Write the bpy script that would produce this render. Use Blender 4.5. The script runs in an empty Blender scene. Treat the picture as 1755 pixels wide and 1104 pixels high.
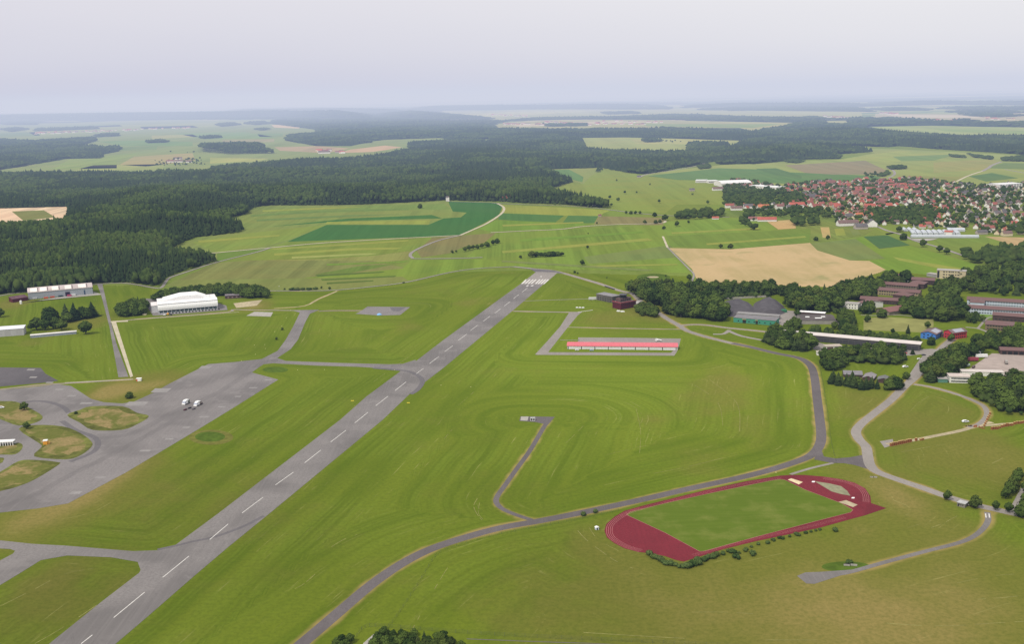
import bpy, bmesh, math, random
import numpy as np
from mathutils import Vector, Matrix
R = random.Random(7); NR = np.random.RandomState(11)
sc = bpy.context.scene; COL = sc.collection
PI = math.pi
# ------------------------------------------------------------------ camera
F = 1800.0; HCAM = 280.0
ROLL = math.atan(0.0228); PITCH = math.atan(392*math.cos(ROLL)/F)
cr, sr, cp, sp_ = math.cos(ROLL), math.sin(ROLL), math.cos(PITCH), math.sin(PITCH)
Xl = Vector((1,0,0)); Fw = Vector((0,cp,-sp_)); Ul = Vector((0,sp_,cp))
Ri = cr*Xl - sr*Ul; Ui = sr*Xl + cr*Ul
cd = bpy.data.cameras.new('camera'); cam = bpy.data.objects.new('camera', cd); COL.objects.link(cam)
cam.matrix_world = Matrix(((Ri.x,Ui.x,-Fw.x,0),(Ri.y,Ui.y,-Fw.y,0),(Ri.z,Ui.z,-Fw.z,HCAM),(0,0,0,1)))
cd.sensor_width = 36; cd.lens = F/1755*36; cd.clip_start = 1; cd.clip_end = 400000
sc.camera = cam
sc.view_settings.view_transform = 'Standard'; sc.view_settings.look = 'None'
def P(x, y, z=0.0):
    """place on the level plane z seen along the survey ray (x, y)"""
    u, v = x-877.5, y-552
    d = Fw*F + Ri*u - Ui*v
    t = (z-HCAM)/min(d.z, -1.0)
    return Vector((d.x*t, d.y*t, z))
def S(y, x=877.5):                     # photo pixels per metre at a place
    p = P(x, y); return F/(Fw.dot(Vector((p.x,p.y,-HCAM))))
# ------------------------------------------------------------------ materials
def lin(c):
    return tuple((v/12.92 if v <= .04045 else ((v+.055)/1.055)**2.4) for v in [k/255 for k in c])
def new_mat(name):
    m = bpy.data.materials.new(name); m.use_nodes = True; nt = m.node_tree
    b = nt.nodes['Principled BSDF']; b.inputs['Specular IOR Level'].default_value = .15; b.inputs['Roughness'].default_value = .85
    return m, nt, b
class N:
    def __init__(s, nt): s.nt = nt
    def n(s, t, **kw):
        x = s.nt.nodes.new(t)
        for k, v in kw.items(): setattr(x, k, v)
        return x
    def l(s, a, b): s.nt.links.new(a, b)
    def val(s, sock, v):
        if isinstance(v, (int, float)): sock.default_value = v
        elif isinstance(v, tuple): sock.default_value = v
        else: s.l(v, sock)
    def math(s, op, a, b=0.0, c=0.0, clamp=False):
        x = s.n('ShaderNodeMath', operation=op, use_clamp=clamp)
        s.val(x.inputs[0], a); s.val(x.inputs[1], b); s.val(x.inputs[2], c); return x.outputs[0]
    def noise(s, vec, scale=1., det=3., rough=.55, dist=0.):
        x = s.n('ShaderNodeTexNoise'); s.l(vec, x.inputs['Vector']); x.inputs['Scale'].default_value = scale
        x.inputs['Detail'].default_value = det; x.inputs['Roughness'].default_value = rough; x.inputs['Distortion'].default_value = dist
        return x.outputs['Fac']
    def ramp(s, f, a, b, lo=0., hi=1.):
        x = s.n('ShaderNodeMapRange', interpolation_type='SMOOTHSTEP'); s.val(x.inputs['Value'], f)
        x.inputs['From Min'].default_value = a; x.inputs['From Max'].default_value = b
        x.inputs['To Min'].default_value = lo; x.inputs['To Max'].default_value = hi
        return x.outputs['Result']
    def mix(s, f, a, b, mode='MIX'):
        x = s.n('ShaderNodeMix', data_type='RGBA', blend_type=mode)
        s.val(x.inputs[0], f)
        for k, v in ((6, a), (7, b)):
            if isinstance(v, tuple): x.inputs[k].default_value = (*v[:3], 1)
            else: s.l(v, x.inputs[k])
        return x.outputs[2]
    def pos(s): return s.n('ShaderNodeNewGeometry').outputs['Position']
    def obj(s): return s.n('ShaderNodeTexCoord').outputs['Object']
    def att(s, name): return s.n('ShaderNodeAttribute', attribute_name=name)
    def mapv(s, vec, rot=0., sc_=(1,1,1)):
        x = s.n('ShaderNodeMapping'); s.l(vec, x.inputs['Vector'])
        x.inputs['Rotation'].default_value = (0,0,rot); x.inputs['Scale'].default_value = sc_
        return x.outputs[0]
    def comb(s, a, b, c=0.):
        x = s.n('ShaderNodeCombineXYZ'); s.val(x.inputs[0], a); s.val(x.inputs[1], b); s.val(x.inputs[2], c); return x.outputs[0]
def mul(c, k): return tuple(min(1., v*k) for v in c)
_mc = {}
def paint(col, var=.12, scale=.6, rough=.8, spec=.2, name='paint', streak=False, metallic=0.):
    """plain coloured surface with grime and unevenness; col is a linear albedo"""
    key = (tuple(round(v,3) for v in col), var, scale, rough, spec, streak, metallic)
    if key in _mc: return _mc[key]
    m, nt, b = new_mat(name); n = N(nt)
    v = n.obj()
    if streak: v = n.mapv(v, 0, (1, 1, .25))
    f = n.noise(v, scale, 4, .6)
    f2 = n.noise(n.obj(), scale*.12, 2)
    c = n.mix(n.ramp(f, .3, .7), mul(col, 1-var), mul(col, 1+var))
    c = n.mix(n.ramp(f2, .35, .7, 0, .5), c, mul(col, 1-2*var))
    n.l(c, b.inputs['Base Color']); b.inputs['Roughness'].default_value = rough; b.inputs['Specular IOR Level'].default_value = spec
    b.inputs['Metallic'].default_value = metallic
    _mc[key] = m; return m
def ribbed(col, step=1.0, axis=0, depth=.12, name='ribbed_metal', col2=None, var=.1):
    m, nt, b = new_mat(name); n = N(nt)
    sx = n.n('ShaderNodeSeparateXYZ'); n.l(n.obj(), sx.inputs[0])
    w = n.math('SINE', n.math('MULTIPLY', sx.outputs[axis], 2*PI/step))
    f = n.noise(n.obj(), .4, 4)
    c = n.mix(n.ramp(w, -.3, .3), mul(col, 1-depth), mul(col, 1+depth*.5) if col2 is None else col2)
    c = n.mix(n.ramp(f, .35, .75, 0, .6), c, mul(col, 1-2*var))
    n.l(c, b.inputs['Base Color']); b.inputs['Roughness'].default_value = .6
    return m
def asphalt(col, name='asphalt', var=.14, patch=.25):
    m, nt, b = new_mat(name); n = N(nt); p = n.pos()
    c = n.mix(n.ramp(n.noise(p, .6, 5, .7), .3, .7), mul(col, 1-var), mul(col, 1+var))
    c = n.mix(n.ramp(n.noise(p, .012, 3, .5, .6), .42, .62, 0, 1), c, mul(col, 1-patch))
    a = n.noise(n.mapv(p, math.radians(14.0), (.5, .012, 1)), 1, 4, .7)       # wear along the runway direction
    c = n.mix(n.ramp(a, .42, .70, 0, .22), c, mul(col, 1.3))
    a = n.noise(n.mapv(p, math.radians(14.0), (.9, .02, 1)), 1.3, 2, .5)
    c = n.mix(n.ramp(a, .56, .72, 0, .18), c, mul(col, .72))
    k = n.noise(n.mapv(p, .2, (.05, .03, 1)), 1, 5, .75, 1.2)
    c = n.mix(n.ramp(n.math('ABSOLUTE', n.math('SUBTRACT', k, .5)), 0, .012, .35, 0), c, mul(col, .55))       # sealed cracks
    k = n.noise(p, .045, 4, .6, .5)
    c = n.mix(n.ramp(k, .55, .66, 0, .35), c, mul(col, 1.22))
    n.l(c, b.inputs['Base Color']); b.inputs['Roughness'].default_value = .8
    return m
def fieldmat(col, ang=0., step=.06, contrast=.22, dry=.0):
    """crop or meadow: rows along ang, patchy growth"""
    m, nt, b = new_mat('field_growth'); n = N(nt); p = n.pos()
    r1 = n.noise(n.mapv(p, -ang, (step, step*.02, 1)), 1, 3, .6)
    r2 = n.noise(n.mapv(p, -ang, (step*5, step*.05, 1)), 1, 2, .5)
    big = n.noise(p, .006, 4, .55, .3); fine = n.noise(p, .12, 4, .7)
    c = n.mix(n.ramp(r1, .35, .65), mul(col, 1-contrast), mul(col, 1+contrast))
    c = n.mix(n.ramp(r2, .4, .7, 0, .35), c, mul(col, 1+contrast*1.5))
    c = n.mix(n.ramp(big, .35, .65, 0, .6), c, (col[0]*1.25, col[1]*1.05, col[2]*1.05))
    c = n.mix(n.ramp(fine, .3, .75, 0, .4), c, mul(col, .75))
    if dry: c = n.mix(n.ramp(n.noise(p, .015, 4, .6), .5, .62, 0, dry), c, (.25,.20,.09))
    n.l(c, b.inputs['Base Color']); b.inputs['Roughness'].default_value = 1; b.inputs['Specular IOR Level'].default_value = 0
    return m
def leafmat(name, dark, light, use_attr, bias=0.):
    m, nt, b = new_mat(name); n = N(nt)
    t = n.att('tint').outputs['Fac'] if use_attr else n.n('ShaderNodeObjectInfo').outputs['Random']
    g = n.noise(n.pos(), .35, 3, .7)
    f = n.math('ADD', n.math('MULTIPLY', t, .65), n.math('MULTIPLY', g, .7))
    c = n.mix(n.ramp(f, .2+bias, 1.0+bias), dark, light)
    c = n.mix(n.ramp(n.math('FRACT', n.math('MULTIPLY', t, 7.31)), .82, .88, 0, .3), c, (light[0]*1.35,light[1]*1.2,light[2]))
    c = n.mix(n.ramp(n.math('FRACT', n.math('MULTIPLY', t, 13.7)), .88, .92, 0, .25), c, (light[0]*.95,light[1]*.62,light[2]*.9))
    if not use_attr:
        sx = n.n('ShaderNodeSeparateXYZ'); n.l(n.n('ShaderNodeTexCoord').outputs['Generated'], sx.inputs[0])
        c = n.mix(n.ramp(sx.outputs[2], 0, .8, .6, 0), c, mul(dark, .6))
    n.l(c, b.inputs['Base Color']); b.inputs['Roughness'].default_value = 1; b.inputs['Specular IOR Level'].default_value = .0
    return m
M = {}
M['conifer'] = leafmat('conifer_needles', (.014,.027,.011), (.034,.053,.018), True)
M['broad'] = leafmat('leaf_canopy', (.024,.043,.012), (.058,.086,.021), True)
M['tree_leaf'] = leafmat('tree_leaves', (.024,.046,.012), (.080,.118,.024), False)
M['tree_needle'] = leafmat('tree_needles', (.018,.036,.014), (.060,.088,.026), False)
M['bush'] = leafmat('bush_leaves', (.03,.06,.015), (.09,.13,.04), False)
M['bark'] = paint((.09,.07,.05), .2, 3, .95, .05, 'bark')
M['floor'] = paint((.03,.045,.015), .3, .1, 1, 0, 'forest_floor')
M['runway'] = asphalt((.185,.170,.165), 'runway_asphalt')
M['apron'] = asphalt((.190,.174,.170), 'apron_asphalt')
M['dark_apron'] = asphalt((.105,.095,.1), 'old_dark_asphalt')
M['road'] = asphalt((.118,.103,.105), 'road_asphalt', .1, .15)
M['lightroad'] = asphalt((.25,.225,.205), 'pale_road', .1, .12)
M['rubber'] = asphalt((.125,.115,.12), 'rubber_marks', .1, .1)
M['faint'] = asphalt((.165,.151,.148), 'faint_tyre_marks', .12, .2)
M['concrete'] = paint((.34,.32,.29), .12, .3, .9, .1, 'concrete')
M['paleconc'] = paint((.46,.41,.30), .15, .5, .9, .1, 'pale_concrete')
M['gravel'] = paint((.40,.34,.22), .2, .3, .95, .05, 'gravel')
M['track_red'] = asphalt((.155,.016,.024), 'track_tartan', .12, .2)
M['linepaint'] = paint((.60,.58,.55), .15, 1.5, .7, .2, 'line_paint')
M['laneline'] = paint((.42,.17,.17), .15, 1.5, .8, .2, 'lane_paint')
M['sand'] = paint((.60,.50,.32), .15, .6, 1, 0, 'sand')
M['quarry'] = fieldmat((.52,.40,.27), .3, .03, .25)
M['glass'] = paint((.03,.035,.04), .3, 1, .25, .5, 'window_glass')
M['white'] = paint((.78,.78,.77), .06, .4, .5, .3, 'white_sheet', True)
M['steel'] = paint((.35,.36,.37), .15, 1, .5, .4, 'steel')
M['black'] = paint((.02,.02,.02), .2, 2, .8, .2, 'rubber')
# ------------------------------------------------------------------ mesh helpers
class MB:
    def __init__(s): s.v=[]; s.f=[]; s.mi=[]
    def add(s, vs, fs, mi=0):
        k=len(s.v); s.v += [tuple(v) for v in vs]; s.f += [tuple(i+k for i in f) for f in fs]; s.mi += [mi]*len(fs); return s
    def box(s, x0,y0,z0,x1,y1,z1, mi=0):
        return s.add([(x0,y0,z0),(x1,y0,z0),(x1,y1,z0),(x0,y1,z0),(x0,y0,z1),(x1,y0,z1),(x1,y1,z1),(x0,y1,z1)],
                     [(0,3,2,1),(4,5,6,7),(0,1,5,4),(1,2,6,5),(2,3,7,6),(3,0,4,7)], mi)
    def cyl(s, cx,cy,z0,z1,r0,r1=None,n=8, mi=0):
        r1 = r0 if r1 is None else r1
        vs=[(cx+r0*math.cos(2*PI*i/n),cy+r0*math.sin(2*PI*i/n),z0) for i in range(n)]+[(cx+r1*math.cos(2*PI*i/n),cy+r1*math.sin(2*PI*i/n),z1) for i in range(n)]
        return s.add(vs,[(i,(i+1)%n,n+(i+1)%n,n+i) for i in range(n)]+[tuple(range(n,2*n)),tuple(range(n-1,-1,-1))],mi)
    def prism(s, prof, a0, a1, axis='x', mi=0):     # prof: points (p,z) ; extruded along axis
        n=len(prof); f=(lambda a,p,z:(a,p,z)) if axis=='x' else (lambda a,p,z:(p,a,z))
        vs=[f(a0,p,z) for p,z in prof]+[f(a1,p,z) for p,z in prof]
        return s.add(vs,[(i,(i+1)%n,n+(i+1)%n,n+i) for i in range(n)]+[tuple(range(n,2*n)),tuple(range(n-1,-1,-1))],mi)
    def mesh(s, name, mats):
        me=bpy.data.meshes.new(name); me.from_pydata(s.v,[],s.f); 
        for m in (mats if isinstance(mats,(list,tuple)) else [mats]): me.materials.append(m)
        if any(s.mi): me.polygons.foreach_set('material_index', s.mi)
        me.update(); 
        bm=bmesh.new(); bm.from_mesh(me); bmesh.ops.recalc_face_normals(bm, faces=bm.faces); bm.to_mesh(me); bm.free()
        return me
    def build(s, name, mats, parent=None, loc=None):
        return link(name, s.mesh(name, mats), parent, loc)
def link(name, me, parent=None, loc=None):
    o=bpy.data.objects.new(name, me); COL.objects.link(o)
    if parent is not None: o.parent=parent
    if loc is not None: o.location=loc
    return o
def tag(o, label=None, cat=None, group=None, kind=None):
    if label: o['label']=label
    if cat: o['category']=cat
    if group: o['group']=group
    if kind: o['kind']=kind
    return o
def empty(name, loc, rz, label, cat, group=None):
    o=bpy.data.objects.new(name, None); COL.objects.link(o); o.location=loc; o.rotation_euler=(0,0,rz)
    o.empty_display_size=1
    return tag(o, label, cat, group)
def clone(root, loc, rz=None, sc_=None, label=None, group=None):
    c=root.copy(); COL.objects.link(c); c.location=loc
    if rz is not None: c.rotation_euler=(0,0,rz)
    if sc_ is not None: c.scale=sc_
    for ch in root.children:
        d=ch.copy(); COL.objects.link(d); d.parent=c
        for g in ch.children:
            e=g.copy(); COL.objects.link(e); e.parent=d
    if label: c['label']=label
    if group: c['group']=group
    return c
# ------------------------------------------------------------------ flat sheets and ribbons
EDGES=[]    # (world polyline, half width, closed, major)
def smooth(pts, n=6, closed=False):
    out=[]; k=len(pts)
    rng = range(k) if closed else range(k-1)
    for i in rng:
        p0=pts[(i-1)%k] if closed or i>0 else pts[0]; p1=pts[i]; p2=pts[(i+1)%k]; p3=pts[(i+2)%k] if closed or i+2<k else pts[-1]
        for j in range(n):
            t=j/n; t2=t*t; t3=t2*t
            out.append(tuple(.5*((2*p1[a])+(-p0[a]+p2[a])*t+(2*p0[a]-5*p1[a]+4*p2[a]-p3[a])*t2+(-p0[a]+3*p1[a]-3*p2[a]+p3[a])*t3) for a in (0,1)))
    if not closed: out.append(tuple(pts[-1][:2]))
    return out
def W(pts): return [tuple(P(*p)[:2]) for p in pts]
def sheet_mesh(name, wpts, z, mat):
    bm=bmesh.new(); vs=[bm.verts.new((x,y,z)) for x,y in wpts]; f=bm.faces.new(vs)
    bmesh.ops.triangulate(bm, faces=[f]); bm.normal_update()
    for f in bm.faces:
        if f.normal.z<0: f.normal_flip()
    me=bpy.data.meshes.new(name); bm.to_mesh(me); bm.free(); me.materials.append(mat); return me
def sheet(name, pts, z, mat, sm=0, major=None, world=False, kind='structure'):
    w = pts if world else W(pts)
    if sm: w = smooth(w, sm, True)
    o=link(name, sheet_mesh(name, w, z, mat)); tag(o, kind=kind)
    if major is not None: EDGES.append((w, 0., True, major))
    return o
def ribbon_mesh(name, w, width, z, mat):
    vs=[]; fs=[]; n=len(w)
    for i,(x,y) in enumerate(w):
        a=w[max(i-1,0)]; b=w[min(i+1,n-1)]; dx,dy=b[0]-a[0],b[1]-a[1]; l=math.hypot(dx,dy) or 1
        ww = width(i/(n-1)) if callable(width) else width
        nx,ny=-dy/l*ww/2,dx/l*ww/2
        vs += [(x+nx,y+ny,z),(x-nx,y-ny,z)]
        if i<n-1: fs.append((2*i+1,2*i+3,2*i+2,2*i))
    me=bpy.data.meshes.new(name); me.from_pydata(vs,[],fs); me.materials.append(mat); me.update(); return me
def ribbon(name, pts, width, z, mat, sm=5, major=None, world=False):
    w = pts if world else W(pts)
    if sm: w = smooth(w, sm)
    o=link(name, ribbon_mesh(name, w, width, z, mat)); tag(o, kind='structure')
    if major is not None: EDGES.append((w, (width if not callable(width) else width(.5))/2, False, major))
    return o
def inpoly(x, y, poly):
    x=np.asarray(x); y=np.asarray(y); r=np.zeros(x.shape, bool); n=len(poly)
    for i in range(n):
        x1,y1=poly[i]; x2,y2=poly[(i+1)%n]
        if y1==y2: continue
        c=((y1>y)!=(y2>y)) & (x<(x2-x1)*(y-y1)/(y2-y1)+x1); r^=c
    return r
def segdist(px, py, w, closed):
    best=np.full(px.shape, 1e9); arc=np.zeros(px.shape); s0=0.
    n=len(w); rng=range(n if closed else n-1)
    for i in rng:
        x1,y1=w[i]; x2,y2=w[(i+1)%n]; dx,dy=x2-x1,y2-y1; L2=dx*dx+dy*dy+1e-9; L=math.sqrt(L2)
        t=np.clip(((px-x1)*dx+(py-y1)*dy)/L2,0,1); d=np.hypot(px-x1-t*dx,py-y1-t*dy)
        m=d<best; best=np.where(m,d,best); arc=np.where(m,s0+t*L,arc); s0+=L
    return best, arc
# ================================================================== SETTING: fields far and near
def ang(a, b):
    p, q = P(*a), P(*b); return math.atan2(q.y-p.y, q.x-p.x)
# base land out to the horizon: meadows, crops and woods as a patchwork
def land():
    m, nt, b = new_mat('open_land'); n = N(nt); p = n.pos()
    v = n.n('ShaderNodeTexVoronoi', feature='F1'); n.l(n.mapv(p, .3, (.0016,.0045,1)), v.inputs['Vector']); v.inputs['Scale'].default_value = 1
    sx = n.n('ShaderNodeSeparateColor'); n.l(v.outputs['Color'], sx.inputs[0])
    c = n.mix(sx.outputs[0], (.14,.19,.055), (.26,.29,.12))
    c = n.mix(n.ramp(sx.outputs[1], .72, .8), c, (.38,.33,.20))
    c = n.mix(n.ramp(sx.outputs[2], .8, .85), c, (.07,.15,.07))
    w = n.noise(n.mapv(p, .1, (.00016,.00030,1)), 1, 4, .5, .4)
    c = n.mix(n.ramp(w, .49, .51), c, (.035,.055,.03))
    n.l(c, b.inputs['Base Color']); b.inputs['Roughness'].default_value = 1; b.inputs['Specular IOR Level'].default_value = 0
    return m
L = 160000
me = bpy.data.meshes.new('ground'); me.from_pydata([(-L,-2000,-.6),(L,-2000,-.6),(L,L,-.6),(-L,L,-.6)],[],[(0,1,2,3)]); me.materials.append(land())
tag(link('ground', me), kind='structure')
BASEG = (.150,.180,.052)
mats = {}
def stubble():
    m, nt, b = new_mat('stubble'); n = N(nt); p = n.pos()
    c=n.mix(n.ramp(n.noise(p,.008,4,.6,.6),.38,.62),(.43,.315,.165),(.35,.275,.13)); c=n.mix(n.ramp(n.noise(n.mapv(p,-.25,(.05,.004,1)),1,4,.6),.35,.7,0,.5),c,(.46,.34,.19))
    c=n.mix(n.ramp(n.noise(p,.012,3,.5,1.),.58,.72,0,.6),c,(.22,.225,.09)); c=n.mix(n.ramp(n.noise(p,.15,4,.7),.4,.75,0,.25),c,(.24,.19,.10))
    n.l(c,b.inputs['Base Color']); b.inputs['Roughness'].default_value=1; b.inputs['Specular IOR Level'].default_value=0; return m
def fm(col, a=0., step=.06, con=.16, dry=0.):
    col=(col[0]*.92,col[1]*.91,col[2]*.62) if col[1]>col[0]*1.02 else (col[0]*.92,col[1]*.88,col[2]*.82)
    k=(col, round(a,2), step, con, dry)
    if k not in mats: mats[k]=fieldmat(col, a, step, con, dry)
    return mats[k]
FZ = [0.]
def field(pts, col, a=None, step=.06, con=.16, dry=0., z=None):
    """one field; a = two photo points the rows run between"""
    FZ[0] += .004
    z = (-.35 + FZ[0]) if z is None else z
    aa = ang(*a) if a else 0.3
    return sheet('field', pts, z, fm(col, aa, step, con, dry))
G_mid=(.150,.205,.055); G_yel=(.22,.26,.075); G_dark=(.055,.14,.05); G_grey=(.155,.20,.085); G_br=(.20,.19,.085); G_pale=(.25,.30,.12); G_lush=(.135,.225,.045); TAN=(.40,.31,.17); MAUVE=(.22,.21,.13)
# the wide farmland between wood, village and airfield
field([(-300,520),(-300,300),(300,296),(940,290),(1100,280),(1500,246),(1755,246),(2100,250),(2100,560),(1400,600),(-300,640)], G_mid, ((300,480),(900,450)), .02, .14)
field([(936,330),(943,322),(998,305),(1039,287),(1097,299),(1155,291),(1240,310),(1240,350),(1160,350),(1140,365),(1046,358)], (.185,.235,.07), None, .02, .12)
field([(290,425),(345,405),(415,398),(386,380),(427,365),(430,356),(470,350),(765,341),(770,350),(776,362),(800,364),(790,372),(734,385),(560,385),(492,414),(463,424),(371,449)], (.165,.215,.08), ((430,380),(730,376)), .03, .16)
field([(500,356),(760,349),(774,358),(640,362),(470,366)], (.15,.22,.075), ((470,366),(774,358)), .04, .12)
field([(462,388),(600,374),(740,368),(758,374),(600,378)], G_dark, ((462,388),(740,368)), .05, .1)
field([(330,415),(420,400),(560,385),(492,411),(463,420),(371,433)], (.165,.225,.065), ((420,400),(560,385)), .05, .16)
field([(769,345),(851,347),(861,355),(854,369),(789,403),(741,405),(550,412),(492,414),(560,385),(734,385),(760,374),(790,372),(800,364),(776,362),(770,350)], (.05,.135,.052), ((560,385),(734,385)), .08, .08)
field([(560,380),(738,377),(734,384),(558,384)], G_yel, ((560,380),(738,377)), .05, .12)
field([(860,350),(1046,360),(1025,370),(967,369),(860,365)], G_yel, ((870,355),(1030,362)), .04, .14)
field([(857,365),(967,369),(950,382),(854,376)], (.07,.155,.06), ((857,365),(967,369)), .06, .08)
field([(974,369),(1025,370),(1018,382),(964,382)], (.075,.16,.065), ((974,369),(1025,370)), .06, .08)
field([(1026,370),(1136,373),(1145,386),(1018,384)], G_br, ((1026,370),(1136,373)), .05, .14)
field([(850,377),(1018,383),(960,392),(841,397),(820,392)], G_lush, ((850,377),(1018,383)), .05, .18)
field([(740,407),(850,399),(835,415),(795,423),(770,434),(722,441),(714,430)], (.175,.175,.07), ((740,407),(850,399)), .04, .16)
field([(850,399),(1135,385),(1150,425),(1180,468),(960,461),(830,445),(800,440),(820,424)], (.145,.215,.048), ((840,440),(1130,395)), .05, .24)
field([(1000,440),(1148,420),(1175,440),(1010,452)], (.15,.20,.08), ((1000,446),(1150,428)), .04, .12)
field([(463,425),(600,417),(740,408),(714,429),(640,438),(560,443),(430,446)], (.15,.205,.052), ((463,432),(740,415)), .06, .22)
field([(440,446),(560,443),(640,438),(705,430),(700,445),(620,452),(400,462)], (.195,.215,.085), ((440,452),(690,436)), .07, .2)
field([(371,450),(430,446),(640,447),(700,460),(690,475),(300,482),(285,488)], (.165,.185,.08), ((330,476),(640,458)), .04, .2)
field([(520,476),(690,460),(705,446),(830,444),(960,460),(870,456),(770,466),(700,480),(560,478)], (.15,.225,.045), ((600,470),(830,446)), .06, .2)
field([(285,490),(300,480),(690,474),(700,481),(640,490),(560,497),(440,497)], (.16,.195,.075), ((300,488),(690,478)), .03, .16)
field([(540,470),(620,455),(680,452),(600,468)], (.11,.17,.045), ((540,470),(680,452)), .1, .2)
field([(372,434),(455,424),(462,425),(372,449)], (.115,.19,.05), ((372,440),(455,426)), .1, .1)
# right of the runway head and around the stubble field
field([(1136,380),(1240,372),(1310,377),(1331,393),(1300,400),(1140,405)], (.155,.235,.055), ((1140,395),(1300,380)), .06, .12)
field([(1140,404),(1390,392),(1386,416),(1250,427),(1150,422)], (.13,.20,.05), ((1140,410),(1390,396)), .05, .16)
field([(1240,360),(1440,372),(1440,380),(1365,378),(1310,378),(1240,370)], (.13,.18,.06), None, .03, .2)
field([(1363,377),(1430,380),(1500,392),(1480,404),(1390,416),(1389,392),(1363,391)], (.155,.20,.065), ((1380,412),(1372,380)), .08, .2)
field([(1406,389),(1421,389),(1424,407),(1410,407)], (.36,.30,.13), ((1410,407),(1406,389)), .2, .15)
field([(1314,379),(1362,376),(1364,391),(1334,393)], (.40,.31,.15), None, .06, .1)
field([(1387,417),(1466,409),(1507,427),(1517,443),(1456,446),(1408,434)], (.15,.195,.085), ((1400,425),(1500,430)), .06, .1)
field([(1480,405),(1521,403),(1560,420),(1507,426)], (.065,.13,.065), ((1480,405),(1521,403)), .1, .08)
field([(1466,409),(1478,405),(1507,427),(1560,421),(1600,432),(1680,455),(1700,470),(1560,480),(1516,463),(1490,447),(1517,443)], (.145,.23,.045), ((1500,435),(1640,470)), .04, .12)
FZ[0]+=.004; sheet('field',[(1155,425),(1251,427),(1388,416),(1401,429),(1456,446),(1490,447),(1518,462),(1490,475),(1422,494),(1319,490),(1196,483),(1186,461),(1147,425)],-.35+FZ[0],stubble())
field([(1600,408),(1690,403),(1700,420),(1760,430),(1700,440),(1620,430)], (.15,.21,.06), None, .05, .12)
field([(1688,405),(1800,408),(1800,432),(1755,428),(1720,415)], (.40,.31,.17), ((1690,406),(1755,425)), .06, .12)
field([(1560,395),(1440,388),(1500,392),(1520,402),(1490,403)], (.18,.23,.06), None, .06, .1)
# narrow strips of differing growth
for q,c_ in (([(463,425.5),(600,417.5),(700,411),(700,413),(600,420),(470,428)],G_yel),([(470,434),(600,425),(690,424),(680,427),(600,429),(470,438)],G_yel),([(500,440),(620,434),(650,434),(630,437),(500,443)],G_pale),([(560,452),(700,447),(690,450),(560,455)],G_lush),
    ([(540,471),(660,465),(655,467),(545,474)],(.075,.125,.035)),([(550,478),(680,472),(676,474.5),(552,481)],(.085,.14,.035)),([(560,484),(640,480),(640,482),(560,487)],(.08,.13,.035)),([(430,368),(560,360),(700,357),(700,359),(560,363),(430,371)],(.13,.20,.075)),([(440,376),(600,368),(690,367),(600,371),(440,379)],(.12,.19,.08)),
    ([(450,360),(560,355),(640,354),(560,358),(450,363)],G_yel),([(340,412),(480,402),(478,405),(340,416)],G_yel),([(860,385),(1000,380),(1000,382),(862,388)],G_yel),([(890,410),(1100,396),(1105,399),(892,414)],G_lush),([(860,430),(1110,408),(1118,412),(862,434)],G_yel),([(1000,455),(1160,452),(1162,454),(1002,458)],G_yel),
    ([(1150,398),(1300,390),(1303,393),(1152,401)],G_yel),([(1210,417),(1380,404),(1382,407),(1212,420)],G_yel),([(1430,392),(1445,391),(1450,403),(1433,404)],G_yel),([(1455,391),(1468,391),(1476,402),(1462,403)],G_grey),([(860,446),(1120,462),(1110,465),(860,449)],G_grey),([(1530,440),(1660,462),(1640,466),(1540,446)],G_yel)):
    field(q,c_,(q[0],q[1]),.05,.1)
# beyond the village
field([(1100,300),(1155,291),(1232,283),(1346,277),(1439,273),(1500,262),(1401,253),(1534,255),(1755,266),(1900,272),(1900,330),(1400,330),(1240,312)], (.225,.275,.12), ((1200,300),(1700,290)), .015, .12)
field([(1110,301),(1232,288),(1300,290),(1330,294),(1500,301),(1512,306),(1374,316),(1235,309),(1160,308)], (.105,.19,.09), ((1110,301),(1500,304)), .03, .1)
field([(1295,289),(1330,288),(1374,301),(1374,306),(1330,300)], (.09,.16,.08), None, .03, .1)
field([(1345,283),(1483,275),(1522,293),(1500,299),(1428,299),(1380,296)], MAUVE, ((1380,290),(1500,283)), .03, .1)
field([(1439,273),(1540,258),(1640,262),(1600,272),(1520,278),(1483,275)], G_pale, None, .02, .1)
field([(1530,268),(1640,264),(1600,275),(1545,276)], (.15,.23,.11), None, .03, .1)
field([(1600,278),(1700,273),(1716,277),(1688,290),(1600,296)], (.25,.26,.13), None, .03, .1)
field([(1660,302),(1700,296),(1746,305),(1690,311)], (.10,.17,.09), None, .03, .1)
field([(1720,279),(1900,283),(1900,294),(1690,288)], (.14,.20,.10), None, .03, .1)
field([(1530,300),(1640,303),(1668,298),(1640,311),(1560,308)], (.22,.24,.11), None, .03, .1)
# clearings in the great wood and the farmland beyond it
K1=[(-60,300),(20,300),(113,300),(205,300),(359,298),(362,290),(470,283),(550,276),(601,276),(663,268),(680,261),(714,258),(838,246),(840,238),(782,241),(755,236),(663,239),(642,241),(600,250),(543,250),(492,241),(492,233),(543,229),(543,222),(465,212),(468,205),(219,207),(72,211),(-60,214),(-60,240),(0,240),(60,243),(160,236),(164,242),(116,255),(164,253),(205,259),(178,264),(174,271),(113,272),(27,287)]
K2=[(996,236),(1070,235),(1155,237),(1285,241),(1250,254),(1240,251),(1180,252),(1178,264),(1090,262),(1004,259)]
K3=[(851,212),(943,206),(1025,205),(1150,206),(1367,210),(1346,218),(1292,225),(1268,219),(1155,219),(1063,221),(977,222),(851,221)]
K4=[(640,196),(700,192),(920,188),(1150,188),(1476,191),(1478,199),(1400,203),(1340,201),(1155,195),(1060,199),(920,201),(851,206),(800,208),(720,206)]
K6=[(1490,217),(1596,215),(1900,222),(1900,237),(1562,230)]
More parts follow.
